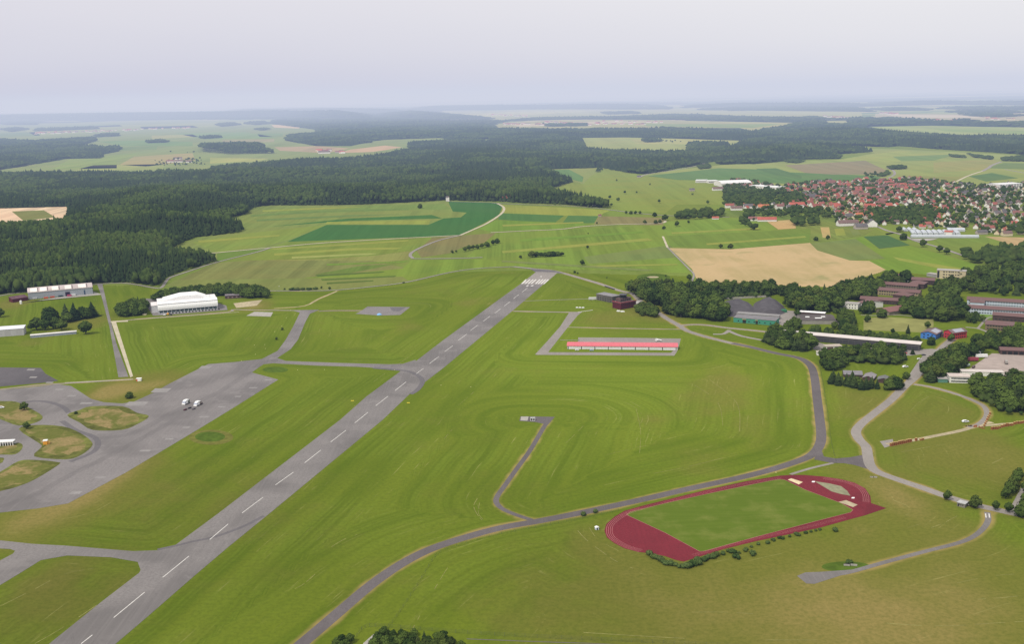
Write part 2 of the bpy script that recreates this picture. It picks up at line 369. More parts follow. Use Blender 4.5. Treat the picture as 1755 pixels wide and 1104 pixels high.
K7=[(1500,194),(1900,198),(1900,212),(1690,210),(1660,206),(1620,207),(1500,202)]
K5=[(1415,207),(1452,206),(1458,214),(1421,214)]
K9=[(-80,360),(0,357),(113,354),(119,360),(108,388),(0,392),(-80,394)]
K2b=[(936,290),(1038,287),(1012,302),(1000,315),(960,306)]
ISL=[(342,260),(345,252),(400,246),(455,253),(441,258),(470,263),(386,264)]
for k_,c_ in ((K1,(.195,.25,.115)),(K2,(.25,.29,.13)),(K3,(.29,.30,.17)),(K4,(.28,.31,.18)),(K6,(.25,.31,.15)),(K7,(.33,.33,.22)),(K5,(.28,.30,.18))):
    field(k_, c_, ((300,300),(700,280)), .006, .12, z=-.3)
sheet('clearing', K9, -.3, M['quarry'])
sheet('clearing', [(20,362),(75,360),(95,372),(40,378)], -.25, fm((.16,.18,.08)))
field(K2b, (.20,.24,.10), None, .02, .1, z=-.28)
field([(938,291),(975,290),(1000,303),(998,312),(965,303)], (.11,.20,.09), None, .03, .1, z=-.26)
for q,c_ in (([(90,290),(200,288),(200,276),(240,262),(120,272)],(.20,.27,.10)),([(230,268),(330,262),(335,275),(250,285),(205,282)],(.30,.29,.13)),
            ([(170,242),(250,240),(330,243),(330,250),(210,250)],(.15,.24,.10)),([(300,228),(420,226),(480,236),(350,238)],(.17,.26,.12)),([(210,252),(270,250),(268,256),(205,258)],(.15,.22,.10)),
            ([(40,222),(200,214),(420,208),(440,214),(250,222),(60,232)],(.24,.29,.14)),([(580,262),(600,256),(660,249),(690,252),(640,260)],(.42,.32,.20)),([(470,252),(545,250),(600,254),(560,262),(480,258)],(.33,.28,.17)),
            ([(663,262),(690,254),(760,243),(840,238),(838,244),(714,256)],(.19,.27,.11)),([(465,214),(520,212),(512,220),(470,218)],(.48,.40,.24)),([(360,270),(460,272),(440,276),(360,280)],(.30,.33,.14)),
            ([(1080,238),(1180,238),(1260,242),(1240,248),(1090,246)],(.30,.32,.16)),([(870,213),(1040,207),(1140,208),(1000,213),(890,217)],(.42,.40,.28)),([(1100,212),(1340,212),(1290,219),(1110,216)],(.20,.27,.12)),
            ([(760,197),(900,190),(1020,190),(900,197),(800,203)],(.36,.38,.22)),([(1510,196),(1640,197),(1690,202),(1560,201)],(.45,.43,.34)),([(1600,220),(1755,224),(1755,229),(1620,225)],(.20,.28,.12)),([(0,228),(60,226),(70,232),(0,234)],(.15,.22,.11)),([(260,232),(330,230),(340,234),(260,238)],(.28,.30,.15)),([(380,240),(470,238),(470,243),(385,245)],(.27,.27,.14)),([(160,283),(280,281),(280,290),(120,293)],(.25,.30,.13)),([(120,215),(200,212),(210,216),(120,219)],(.17,.24,.12)),([(240,217),(330,215),(340,218),(245,221)],(.30,.31,.17)),([(440,228),(485,228),(485,234),(445,234)],(.16,.24,.12))):
    field(q, c_, None, .01, .12, z=-.22)
# ================================================================== airfield grass: a fine sheet that knows how far each spot lies from the next paved edge
RWL=[(40,1139),(85,1104),(177,1030),(302,934),(375,880),(583,720),(628,680),(686,637),(712,620),(760,583),(860,510),(892,487),(919,466)]
RWR=[(956,467),(932,487),(882,530),(760,631),(704,674),(656,720),(463,880),(393,937),(333,988),(254,1057),(199,1104),(160,1138)]
RW=RWL+RWR
def straight(a, b, n=2): return [(a[0]+(b[0]-a[0])*i/(n-1), a[1]+(b[1]-a[1])*i/(n-1)) for i in range(n)]
wl, wr = W(RWL), W(RWR)[::-1]
# centre line as a fitted gentle curve so that both edges stay true
sheet('runway', RW, .120, M['runway'], 0, True)
sheet('runway_head', [(893,487),(919,466),(956,467),(932,488)], .130, M['lightroad'])
A=[(-120,676),(0,669),(100,659),(122,662),(156,684),(178,690),(210,692),(230,688.7),(264,673),(288.5,659),(329.5,638),(357,624.4),(400,621),(449,615.5),(476,601.5),(490,582),(502.6,559.5),(514,536),(500,532),(548,531),(531,538),(523,553),(511,582),(498.5,598.5),(475,614),(490,619),(584.6,622.5),(666.7,624.7),(690,624),(712,617),(716,630),(690,642),(686,636.4),(675,633),(613,629),(543.6,627),(467.7,623),(449,625),(426.7,637.4),(477,651),(400,699.5),(342,735),(288.5,767),(215,811),(137,852.5),(117,863.5),(66,872),(0,879.4),(-120,893)]
sheet('apron', A, .100, M['apron'], 0, True)
sheet('dark_apron', [(-80,628),(0,630),(70,631),(78,641),(100,653),(80,656),(0,663),(-80,669)], .100, M['dark_apron'], 0, True)
# lower taxiway fork
T2=[(-80,925),(0,927),(56,933),(112,936),(228,945.5),(270,944),(300,936),(330,925),(340,950),(232,995),(241,978),(236,964),(190,956),(115,953),(70,961),(38,981),(0,1004),(-60,1030),(-90,1010),(-20,972),(22,950),(26,945),(18,942),(0,941),(-80,940)]
sheet('taxiway', T2, .110, M['runway'], 0, True)
ISLANDS=[[(115,712),(137,703),(156.5,697),(210,697),(234.7,708),(255.5,714),(234.7,728),(208,737.5),(159,737.5),(137,725)],
 [(-60,684),(0,688),(27,689),(51,700),(73,714),(63.6,724),(32,730),(0,719),(-60,700)],
 [(32,736),(61,729),(107.6,731.5),(137,742.5),(156.5,757),(156.5,767),(137,781.6),(112.5,788),(58.7,783),(71,767),(66,759.6)],
 [(98,792.6),(100,797.5),(58.7,823),(24.5,836.6),(0,842.7),(-70,862),(-70,845),(0,809.7),(32,791),(61,789)],
 [(-40,764),(0,763),(32,759.6),(39,767),(27,779),(0,780),(-40,782)],
 [(-40,785),(0,785),(7,786.5),(5,791),(0,795),(-40,806)]]
drymat=[]
def islandmat():
    m, nt, b = new_mat('dry_grass'); n = N(nt); p = n.pos()
    f = n.noise(p, .035, 4, .6, .8)
    c = n.mix(n.ramp(f, .42, .6), (.12,.13,.028), (.27,.20,.09))
    c = n.mix(n.ramp(n.noise(p, .5, 4, .7), .35, .7, 0, .5), c, (.08,.09,.02))
    c = n.mix(n.ramp(n.noise(n.mapv(p,.5,(.08,.9,1)),1,2), .55,.7,0,.4), c, (.29,.23,.10))
    n.l(c, b.inputs['Base Color']); b.inputs['Roughness'].default_value=1; b.inputs['Specular IOR Level'].default_value=0; return m
M['drygrass']=islandmat()
rim=paint((.135,.145,.035), .35, .12, 1, 0, 'grass_rim')
for q in ISLANDS:
    sheet('grass_verge', q, .160, rim, 3)
    w=smooth(W(q),3,True); cx=sum(a for a,_ in w)/len(w); cy=sum(b for _,b in w)/len(w)
    sheet('dry_grass', [(cx+(a-cx)*k_, cy+(b-cy)*k_) for a,b in w for k_ in (R.uniform(.66,.90),)], .164, M['drygrass'], 0, world=True)
# runway paint
for k,(a,b) in enumerate([((139,1104.5),(158.4,1089.4)),((195,1059.6),(248,1016)),((279,990.6),(324,954)),((359.5,925.7),(391,899)),((415,880),(451,853)),((472,832),(503,810)),((522,794),(550,772)),((567,758),(593,738)),((608,725.5),(630.8,707)),((644,696),(665,679.5)),((677,670),(696,655)),((713.4,641),(725.7,632)),((736,623.7),(752,611.4)),((762,603),(776,593)),((785,584),(800,573)),((806,567),(819,557.5)),((828,551),(840,542)),((848,537),(858,529.5)),((864,525),(874,517.5)),((880,512),(889,505)),((895,501),(904,493.6))]):
    ribbon('runway_marking', [a,b], .6, .136, M['linepaint'], 0)
for x0,x1 in ((893.5,902),(899,908.5),(904.5,914),(909.5,919),(917,925.5),(921.5,930.5),(926,935.5),(931,940)):
    ribbon('runway_marking', [(x0+.8,486.7),(x1,479)], 2.3, .140, M['linepaint'], 0)
ribbon('runway_marking', [(894.5,486.8),(901,482)], 2.0, .141, M['linepaint'], 0)
ribbon('runway_marking', [(902.5,491),(905.5,489)], 2.6, .142, M['linepaint'], 0)
ribbon('runway_marking', [(910.5,490.6),(914,489)], 3.2, .142, M['linepaint'], 0)
ribbon('runway_marking', [(926.6,475),(928,473.5)], 2.0, .142, M['linepaint'], 0)
# darker sweeps where traffic turns off
ribbon('tyre_marks', [(270,943),(302,936),(330,929),(355,924),(380,917),(405,908),(430,897),(452,885)], 3.0, .128, M['rubber'])
ribbon('tyre_marks', [(640,631),(675,634),(700,637),(718,645),(724,655),(716,668),(704,676)], 5.0, .128, M['rubber'])
ribbon('tyre_marks', [(118,708),(108,698),(85,690),(60,688),(20,692)], 5, .1035, M['rubber'])
ribbon('tyre_marks', [(106,722),(130,738),(158,748),(168,758),(160,775),(120,792)], 5, .104, M['rubber'])
ribbon('tyre_marks', [(170,752),(220,745),(260,728),(300,705),(380,670),(450,622),(475,619)], 8, .105, M['faint'])
ribbon('tyre_marks', [(0,870),(60,848),(120,815),(200,775),(300,720)], 7, .1055, M['faint'])
pr=paint((.25,.235,.23), .1, .4, .9, .1, 'repair_patch')
for (x,y,w_,h_) in ((102,668,14,2.5),(123,679,14,2.6),(148,691.5,20,3),(234,692.5,34,7),(276,669.5,28,7),(380,697.5,12,2.4),(350,715,16,2.5),(319,733,12,2.6),(249,773,18,3),(172,819,18,3),(130,845,18,5),(352,630,18,5),(460,651.5,12,2),(434,665,14,2),(408,680,10,2),(53,634,13,2.5),(57,647,12,2.4),(85,656,12,2),(290,753,14,2.4)):
    sheet('repair_patch', [(x-w_/2-h_*.6,y+h_/2),(x+w_/2-h_*.6,y+h_/2),(x+w_/2+h_*.6,y-h_/2),(x-w_/2+h_*.6,y-h_/2)], .112, pr)
# roads and paths
sheet('taxiway', [(166,486),(175.4,486.5),(187.4,539.7),(199,587.5),(220,646),(203,647),(187.4,559.6),(173.4,505.8)], .106, M['apron'], 0, True)
sheet('drain_strip', [(191,553),(195.5,551),(198.5,551),(228,645),(223.5,647.5)], .112, M['paleconc'])
sheet('drain_strip', [(190,552.6),(189.5,550.8),(219,548.8),(219.5,551.6)], .116, M['paleconc'])
ribbon('drain_strip', [(111,656.3),(227,650.2)], 1.8, .116, M['paleconc'], 0)
ribbon('road', [(-80,676),(0,668),(60,661),(112,657.5),(228,650.5)], 3.5, .108, M['lightroad'], 3, False)
ribbon('road', [(-80,530),(0,507),(60,499),(110,494),(166,487.2),(209,485.3),(235,488),(265,493.5),(277,492.5),(284,483),(292,475.5),(320,466),(371,449.5),(440,432),(463,424.5)], 5, .070, M['lightroad'], 5)
ribbon('path', [(355,434),(372,433),(463,424.5),(550,416.5),(640,411),(741,405.5),(789,403.3)], 6.5, .060, M['paleconc'])
ribbon('road', [(789,403),(812,393),(832,384),(850,373),(862,363),(863,355),(852,348.3)], 6, .066, M['paleconc'])
ribbon('road', [(1250,372),(1160,370),(1100,366),(1050,360),(1012,355.5),(960,352),(892,350),(852,348.3),(837,347),(765,345)], 6, .068, M['lightroad'])
ribbon('path', [(789,403),(755,411),(728,421),(708,431),(703,437),(706,441),(716,443.3),(789,442.5),(827,441)], 6, .062, M['lightroad'])
ribbon('path', [(841,398.5),(900,395.5),(960,392.8),(1001,387.8),(1060,384.5),(1131,382.5),(1140,378)], 6, .064, M['paleconc'])
ribbon('path', [(1136,405),(1139,412),(1144,424)], 4, .066, M['paleconc'])
ribbon('path', [(1144,424),(1160,440),(1180,460),(1189,470),(1186,481),(1180,487)], 3, .066, M['lightroad'])
ribbon('path', [(880,457),(820,460),(770,467),(700,483),(640,491),(560,498),(457,498.5),(420,499)], 4.2, .070, M['lightroad'], 5, True)
PER=[(880,457),(917,461),(950,464.5),(996,477),(1032.5,488),(1061,498),(1083,503.4),(1097.7,516),(1117.6,529),(1141,545),(1163,557.7),(1177.4,567),(1204.6,576),(1231.7,583),(1260,590)]
ribbon('perimeter_road', PER, 7.5, .074, M['lightroad'], 5, True)
sheet('road', [(908,460.6),(950,463.5),(967,469),(956,468.5),(919,467.2)], .100, M['rubber'])
PER2=[(1255,588.5),(1286,595),(1329,605.5),(1363.5,612.4),(1380,619),(1391,630),(1396.5,650),(1400,680),(1404,712),(1407.5,745),(1405,762),(1395,777),(1375,788),(1320,806),(1260,821),(1180,838.5),(1100,857),(1010,876.5),(930,892.5),(860,905),(800,921),(740,941),(690,966),(640,1000),(590,1042),(540,1085),(515,1106),(470,1145)]
ribbon('perimeter_road', PER2, 8.0, .078, M['road'], 5, True)
ribbon('taxi_path', [(911,892),(881.5,882),(860,872),(850.5,861),(853,850),(865,833),(887,802),(908.7,772),(933,731),(941,722)], 4.0, .084, M['road'], 5, True)
sheet('hardstand', [(892,714),(951,715),(938.6,729),(932,727),(918,724),(890,722)], .088, M['road'], 0, True)
sheet('hardstand', [(893,714.6),(906,714.4),(904,721.6),(892,721)], .094, M['concrete'])
# right hand roads
MR=[(1640,575),(1616,595),(1605.4,608),(1585,630),(1568.5,647),(1549,664),(1527,686),(1496.7,710),(1476,727),(1467,740),(1472,753),(1484,766),(1487,781),(1491,797),(1503,809),(1537,822),(1583,837.5),(1628.5,853.5),(1674,866.5),(1719.7,877),(1755,884.5),(1830,900)]
ribbon('road', MR, 8, .090, M['lightroad'], 5, True)
sheet('road', [(1590,599),(1632,598),(1600,618),(1560,660),(1545,666),(1560,640),(1572,622)], .086, M['lightroad'])
sheet('road', [(1553,655),(1574,634),(1588,622),(1578,640),(1560,660)], .087, M['road'])
ribbon('road', [(1566,659),(1592.4,663),(1625,671.5),(1657.6,682.5),(1683.7,695),(1691,706),(1689,716.5),(1677,727.4),(1660,733)], 4.6, .094, M['lightroad'], 5, True)
ribbon('track', [(1700,724),(1677,729),(1646.7,738.5),(1603,747.5),(1560,756),(1520,762)], 5, .088, M['gravel'])
ribbon('track', [(1660,733),(1720,727),(1800,722)], 4, .089, M['gravel'])
sheet('track', [(1508,757),(1530,753),(1532,763),(1516,768)], .087, M['lightroad'])
sheet('road', [(1398,782),(1408,772),(1412,783),(1432,786.5),(1457,784.3),(1480,780),(1492,806),(1464,797.5),(1446,794.5),(1425,794),(1395,788)], .082, M['road'])
ribbon('path', [(1428,794),(1390,803),(1355,813.6)], 3, .092, M['lightroad'])
DW=[(1692,878.5),(1693.5,892),(1685.5,906),(1667,921),(1640,932),(1583,946.5),(1514.5,965),(1457.6,981),(1430,986)]
ribbon('driveway', DW, 3.8, .096, M['runway'], 5, True)
sheet('hardstand', [(1366,988),(1380,982),(1407,981),(1462,977),(1440,987.5),(1423,993),(1396,1001.6),(1382,1001)], .098, M['runway'], 0, True)
for x_ in (1689,1695): ribbon('kerb_strip', [(x_,881),(x_+1,888)], .8, .104, M['linepaint'], 0)
# glider hangar surroundings
ribbon('path', [(880,533.5),(920,534.5),(980,535.5)], 4.5, .100, M['lightroad'], 2, True)
sheet('taxiway', [(976,535),(998,534.5),(990,541),(971,564),(938,606),(917,608),(938,585),(960,560)], .104, M['lightroad'], 0, True)
ribbon('path', [(990,535),(1003,533.5),(1016,531.5)], 1.6, .108, M['linepaint'], 2)
ribbon('path', [(890,516.5),(940,514.5),(990,513),(1023,512)], 2.2, .100, M['lightroad'], 2)
ribbon('path', [(972.7,561),(1060,563),(1166.5,564.8)], 2.6, .100, M['lightroad'], 2, True)
ribbon('path', [(960,583),(993,583.5)], 2, .100, M['lightroad'], 0)
sheet('hardstand', [(991,578.6),(1060,579),(1167,580.6),(1162,599),(1159,605),(1155.6,610),(1060,609.5),(917,608.5),(938,604),(1060,604.5),(1150,605),(1154,601),(990,597)], .100, M['lightroad'], 0, True)
# runway-side track to the blue cover, hangar road
ribbon('road', [(430,497),(395,503)], 3, .1, M['lightroad'], 0)
ribbon('road', [(195,552),(219,549),(280,543.5),(390,535),(398,531),(430,531.5),(515,532.5)], 3.6, .102, M['lightroad'], 3, True)
ribbon('drain_strip', [(230,547.5),(280,544.6),(340,540.5),(410,535)], 1.6, .110, M['paleconc'], 0)
ribbon('road', [(547,533.5),(580,532.5),(622,532.8)], 4.4, .104, M['apron'], 2, True)
ribbon('path', [(470,529),(522,524.5),(545,513),(578,499)], 2.6, .1, M['gravel'], 3, False)
sheet('hardstand', [(609,538),(617,534.5),(630,525.5),(703,526.5),(686,540),(650,541)], .108, M['apron'], 0, True)
sheet('tyre_marks', [(668,527),(696,527),(684,534),(672,533)], .112, M['rubber'])
sheet('hardstand', [(422,541.5),(436,534.5),(468,535.5),(464,543)], .100, M['concrete'], 0, False)
sheet('hardstand', [(262,541),(280,540.6),(390,531.5),(388,524),(375,520),(255,512),(243,512)], .100, M['apron'])
sheet('gravel_yard', [(400,520),(450,514),(440,524),(405,528)], .098, M['gravel'])
sheet('gravel_yard', [(36,520),(160,500),(176,505),(60,516)], .098, M['concrete'])
# training camp streets
ribbon('road', [(1163,558.5),(1190,556.5),(1215,558),(1245,562),(1290,566.5),(1340,572)], 6, .092, M['lightroad'], 4, True)
ribbon('road', [(1222,573),(1240,572.5),(1250,566)], 5, .094, M['lightroad'], 3)
ribbon('road', [(1250,568),(1270,576),(1305,583)], 5.5, .096, M['lightroad'], 3)
sheet('yard', [(1300,540),(1345,532),(1372,534),(1362,552),(1345,560),(1335,556)], .090, M['lightroad'])
sheet('yard', [(1394,585),(1420,592),(1560,600),(1600,598),(1590,606),(1560,610),(1394,600)], .091, M['lightroad'])
sheet('yard', [(1650,640),(1700,606),(1900,612),(1900,655),(1755,648),(1690,645)], .090, paint((.36,.30,.27),.12,.1,.9,.05,'yard_concrete'))
ribbon('road', [(1475,540),(1500,541),(1540,540),(1570,542),(1575,530)], 3, .092, M['lightroad'], 3)
ribbon('road', [(1614,523),(1622,513),(1630,505)], 3.5, .092, M['gravel'], 3)
ribbon('road', [(1655,561),(1675,563),(1690,568),(1700,572),(1755,578)], 4, .092, M['lightroad'], 3)
ribbon('path', [(1700,543),(1690,547),(1682,556),(1676,563)], 3, .093, M['lightroad'], 3)
ribbon('road', [(1424,545),(1440,557),(1442,572)], 5, .092, M['lightroad'], 3)
sheet('clearing', [(1480,547),(1510,543),(1600,548),(1600,560),(1580,570),(1480,566)], .07, paint((.26,.26,.09),.2,.05,1,0,'dry_meadow'))
sheet('field', [(1655,534),(1700,540),(1700,548),(1655,546)], .07, paint((.14,.22,.045),.15,.1,1,0,'lawn'))
# village roads and tracks beyond
ribbon('road', [(1490,382),(1520,395),(1545,402),(1570,413),(1610,424),(1660,441),(1680,446)], 7, .05, M['lightroad'], 3)
ribbon('path', [(1639,311),(1655,303),(1668,298),(1684,293)], 7, .05, M['paleconc'], 3)
ribbon('path', [(1684,293),(1695,287),(1700,283),(1716,277)], 11, .05, M['lightroad'], 3)
ribbon('path', [(1722,290),(1760,297)], 7, .05, M['lightroad'], 0)
ribbon('path', [(1522,305),(1533,299),(1531,292),(1520,287)], 8, .05, M['lightroad'], 3)
ribbon('road', [(1095,304),(1110,298),(1150,292),(1200,283),(1210,276),(1230,272)], 9, .05, M['lightroad'], 3)
ribbon('path', [(27,286),(110,284),(350,285)], 6, -.1, M['gravel'], 0)
ribbon('path', [(390,270),(460,271)], 9, -.1, M['gravel'], 0)
for q in ([(430,447),(640,436),(700,430)],[(300,470),(480,458),(690,448)]): ribbon('path', q, .9, .05, fm(G_pale), 3)
# ---- running track
OUT=[(1157.8,960.6),(1171.5,963.5),(1192,957),(1240,942),(1294.5,928.7),(1355,916),(1407.4,904.7),(1453,892),(1482.6,884),(1519,871.7),(1493,863),(1491.7,851),(1482.6,837.5),(1464.4,828),(1441.6,822),(1412,817.5),(1377.8,814.7),(1355,814.7),(1335.6,816),(1276,826),(1208,841),(1139.5,858),(1094,869.4),(1071,876),(1053,886.5),(1039,899),(1036,910.4),(1040,922),(1053,932),(1071,941),(1094,947),(1116.7,949.5),(1139.5,954)]
sheet('running_track', OUT, .110, M['track_red'], 0, True)
INN=[(1073.4,883),(1080,878),(1139,863.5),(1208,848),(1276,833.5),(1325,823.7),(1336,822),(1345,823),(1380,840),(1441.6,863),(1462,874.5),(1457.6,879),(1400.6,893.5),(1355,905.5),(1294,921.5),(1208,945.5),(1199,946),(1140,914)]
def pitchmat():
    m, nt, b = new_mat('pitch_grass'); n = N(nt); p = n.pos()
    a = ang((1080,880),(1335,823))
    c = n.mix(n.ramp(n.noise(n.mapv(p,-a,(.02,.3,1)),1,3), .3,.7), (.088,.130,.013), (.100,.144,.016))
    c = n.mix(n.ramp(n.noise(p,.05,4,.6), .45,.7,0,.5), c, (.19,.20,.05))
    c = n.mix(n.ramp(n.noise(p,.6,4,.7), .35,.75,0,.4), c, (.08,.12,.02))
    n.l(c,b.inputs['Base Color']); b.inputs['Roughness'].default_value=1; b.inputs['Specular IOR Level'].default_value=0; return m
sheet('sports_pitch', INN, .118, pitchmat())
for q in (INN,): 
    w=W(q+[q[0]]); ribbon('kerb_line', w, .25, .123, M['laneline'], 0, world=True)
def offset(w, d):
    o=[]
    for i in range(len(w)):
        a=w[max(i-1,0)]; b=w[min(i+1,len(w)-1)]; dx,dy=b[0]-a[0],b[1]-a[1]; l=math.hypot(dx,dy); o.append((w[i][0]-dy/l*d, w[i][1]+dx/l*d))
    return o
lcurve=smooth(W([(1094,870),(1071,877),(1053,887),(1039,899),(1036,910.4),(1040,922),(1053,932),(1071,941),(1094,948)]),5)
rcurve=smooth(W([(1519-27,868),(1491.7,851),(1482.6,837.5),(1464.4,828),(1441.6,822),(1412,817.5)]),5)
for k in range(1,5):
    ribbon('lane_line', offset(lcurve, 1.25*k), .22, .124, M['laneline'], 0, world=True)
    ribbon('lane_line', offset(rcurve[2:], 1.25*k), .22, .124, M['laneline'], 0, world=True)
lu=smooth(W([(1094,870.5),(1139.5,859),(1208,842),(1276,827),(1335,817.5)]),4)
for k in range(1,4): ribbon('lane_line', offset(lu, -1.22*k), .12, .124, M['laneline'], 0, world=True)
ll=smooth(W([(1192,955),(1294.5,927),(1355,914),(1453,890)]),4)
for k in range(1,4): ribbon('lane_line', offset(ll, 1.22*k), .12, .124, M['laneline'], 0, world=True)
sheet('infield_patch', [(1396,825.5),(1420,829),(1441.6,834),(1452,842),(1457.6,850.5),(1441.6,847.7),(1425,843),(1410,834)], .121, paint((.24,.235,.15),.15,.3,1,0,'worn_infield'))
sheet('sand_pit', [(1350,823),(1356,820.5),(1376,827),(1369,831)], .126, M['sand'])
sheet('infield_patch', [(1437,861),(1450,858),(1470,866),(1462,870)], .126, paint((.42,.36,.24),.15,.3,1,0,'worn_sand'))
for x,y in ((1394,826.3),(1462,854)): sheet('takeoff_board', [(x-3,y+1),(x+2,y+1.2),(x+3,y-1),(x-2,y-1.2)], .128, M['white'])
# ---- grass grid
def grass_grid():
    step=5.0
    xs=np.arange(-780,800,step); ys=np.arange(285,1680,step)
    X,Y=np.meshgrid(xs,ys); px=X.ravel(); py=Y.ravel()
    AF=W([(-170,520),(0,508),(166,488),(235,489),(265,494),(285,497),(457,499),(560,499),(640,492),(700,484),(770,468),(820,461),(870,459),(950,463),(1000,468),(1180,473),(1190,482),(1320,488),(1420,492),(1516,463),(1640,475),(1700,470),(1900,480)])
    AF += [(900,300),(400,150),(-400,150),(-900,600)]
    ins=inpoly(px,py,AF)
    dm=np.full(px.shape,1e9); am=np.zeros(px.shape); dr=np.full(px.shape,1e9)
    for w,hw,closed,major in EDGES:
        d,a=segdist(px,py,w,closed); d=np.maximum(d-hw,0)
        if not closed: dr=np.minimum(dr,d)
        if major: m=d<dm; dm=np.where(m,d,dm); am=np.where(m,a,am)
    dry=np.zeros(px.shape); tone=np.zeros(px.shape)
    for x,y,rx,k in ((150,845,30,.9),(60,890,45,.8),(230,800,22,.7),(330,740,18,.3),(230,665,30,.9),(290,650,18,.5),(180,672,20,.9),(20,520,25,.7),(60,585,16,.3),(150,552,24,.5),(1520,835,30,.95),(1560,860,32,.8),(1470,905,22,.8),(1450,812,26,.6),(1560,890,40,.4),
                     (1640,700,25,.5),(1600,790,40,.5),(1700,780,45,.55),(1450,1040,60,.55),(1560,1060,70,.45),(1700,1040,60,.5),(1250,1070,60,.35),(1100,1040,50,.3),(1740,700,25,1.),(1470,680,30,.35),(1480,650,20,.6),(1220,690,40,.35),(1250,650,25,.5),(1140,540,16,.5),
                     (1090,530,30,.4),(1030,550,22,.35),(1010,930,24,.5),(1060,960,26,.35),(1120,720,20,.3),(1300,740,30,.3),(870,520,24,.3),(700,560,18,.3),(440,524,16,.8),(1490,470,30,.2),(1200,800,40,.25),(60,1010,30,.4),(110,985,22,.5),(610,930,20,.2),(1660,930,30,.25),(800,520,16,.3),(1390,960,50,.3),(1500,1090,110,.75),(1650,1060,100,.75),(1350,1085,110,.65),(1200,1090,100,.5),(1000,1090,90,.45),(1700,960,60,.5),(1530,930,70,.35),(880,1050,70,.4),(1600,740,60,.45),(1540,700,50,.4),(1740,800,60,.55),(1080,980,70,.4),(90,1040,60,.5),(200,1010,40,.3),(420,860,60,.25),(250,850,50,.3),(1350,1010,50,.4),(640,1010,50,.3),(1450,720,40,.4),(1200,1000,60,.3)):
        c=P(x,y); r=rx/S(y,x)*1.6
        dry += (k*.46 if y>900 or x>1430 else k*.95)*np.exp(-(((px-c.x)/r)**2+((py-c.y)/(r*1.9))**2))
    for x,y,rx,k in ((60,1050,120,-.55),(300,900,140,-.35),(450,1000,150,-.3),(700,900,150,-.1),(1270,880,60,.0),(1100,640,170,.55),(1330,650,60,.6),(900,600,100,.45),(380,560,80,.3),(850,500,60,.5),(1100,1050,200,-.25),(900,1000,140,-.2),(1600,1000,200,-.1),(620,570,80,.35)):  # turf tone: its own variation plus lens vignette darkening painted into the colour
        c=P(x,y); r=rx/S(y,x)*1.3
        tone += k*np.exp(-(((px-c.x)/r)**2+((py-c.y)/(r*2.2))**2))
    ny,nx=X.shape; idx=np.arange(nx*ny).reshape(ny,nx)
    q=np.stack([idx[:-1,:-1],idx[:-1,1:],idx[1:,1:],idx[1:,:-1]],-1).reshape(-1,4)
    keep=ins[q].all(1) & (np.abs(px[q]).min(1) < py[q].max(1)*.62+40)
    q=q[keep]
    used=np.unique(q); mp=np.full(nx*ny,-1); mp[used]=np.arange(len(used)); q=mp[q]
    me=bpy.data.meshes.new('airfield_grass'); nv=len(used); me.vertices.add(nv)
    co=np.zeros((nv,3)); co[:,0]=px[used]; co[:,1]=py[used]; co[:,2]=.04; me.vertices.foreach_set('co',co.ravel())
    nf=len(q); me.loops.add(nf*4); me.loops.foreach_set('vertex_index',q.ravel().astype(np.int32)); me.polygons.add(nf)
    me.polygons.foreach_set('loop_start',(np.arange(nf)*4).astype(np.int32)); me.update(calc_edges=True)
    for nm,arr in (('mow',dm),('along',am),('verge',dr),('dryness',dry),('tone',tone)):
        a=me.attributes.new(nm,'FLOAT','POINT'); a.data.foreach_set('value',arr[used].astype(np.float32))
    me.materials.append(grassmat()); 
    o=link('airfield_grass',me); tag(o,kind='structure')
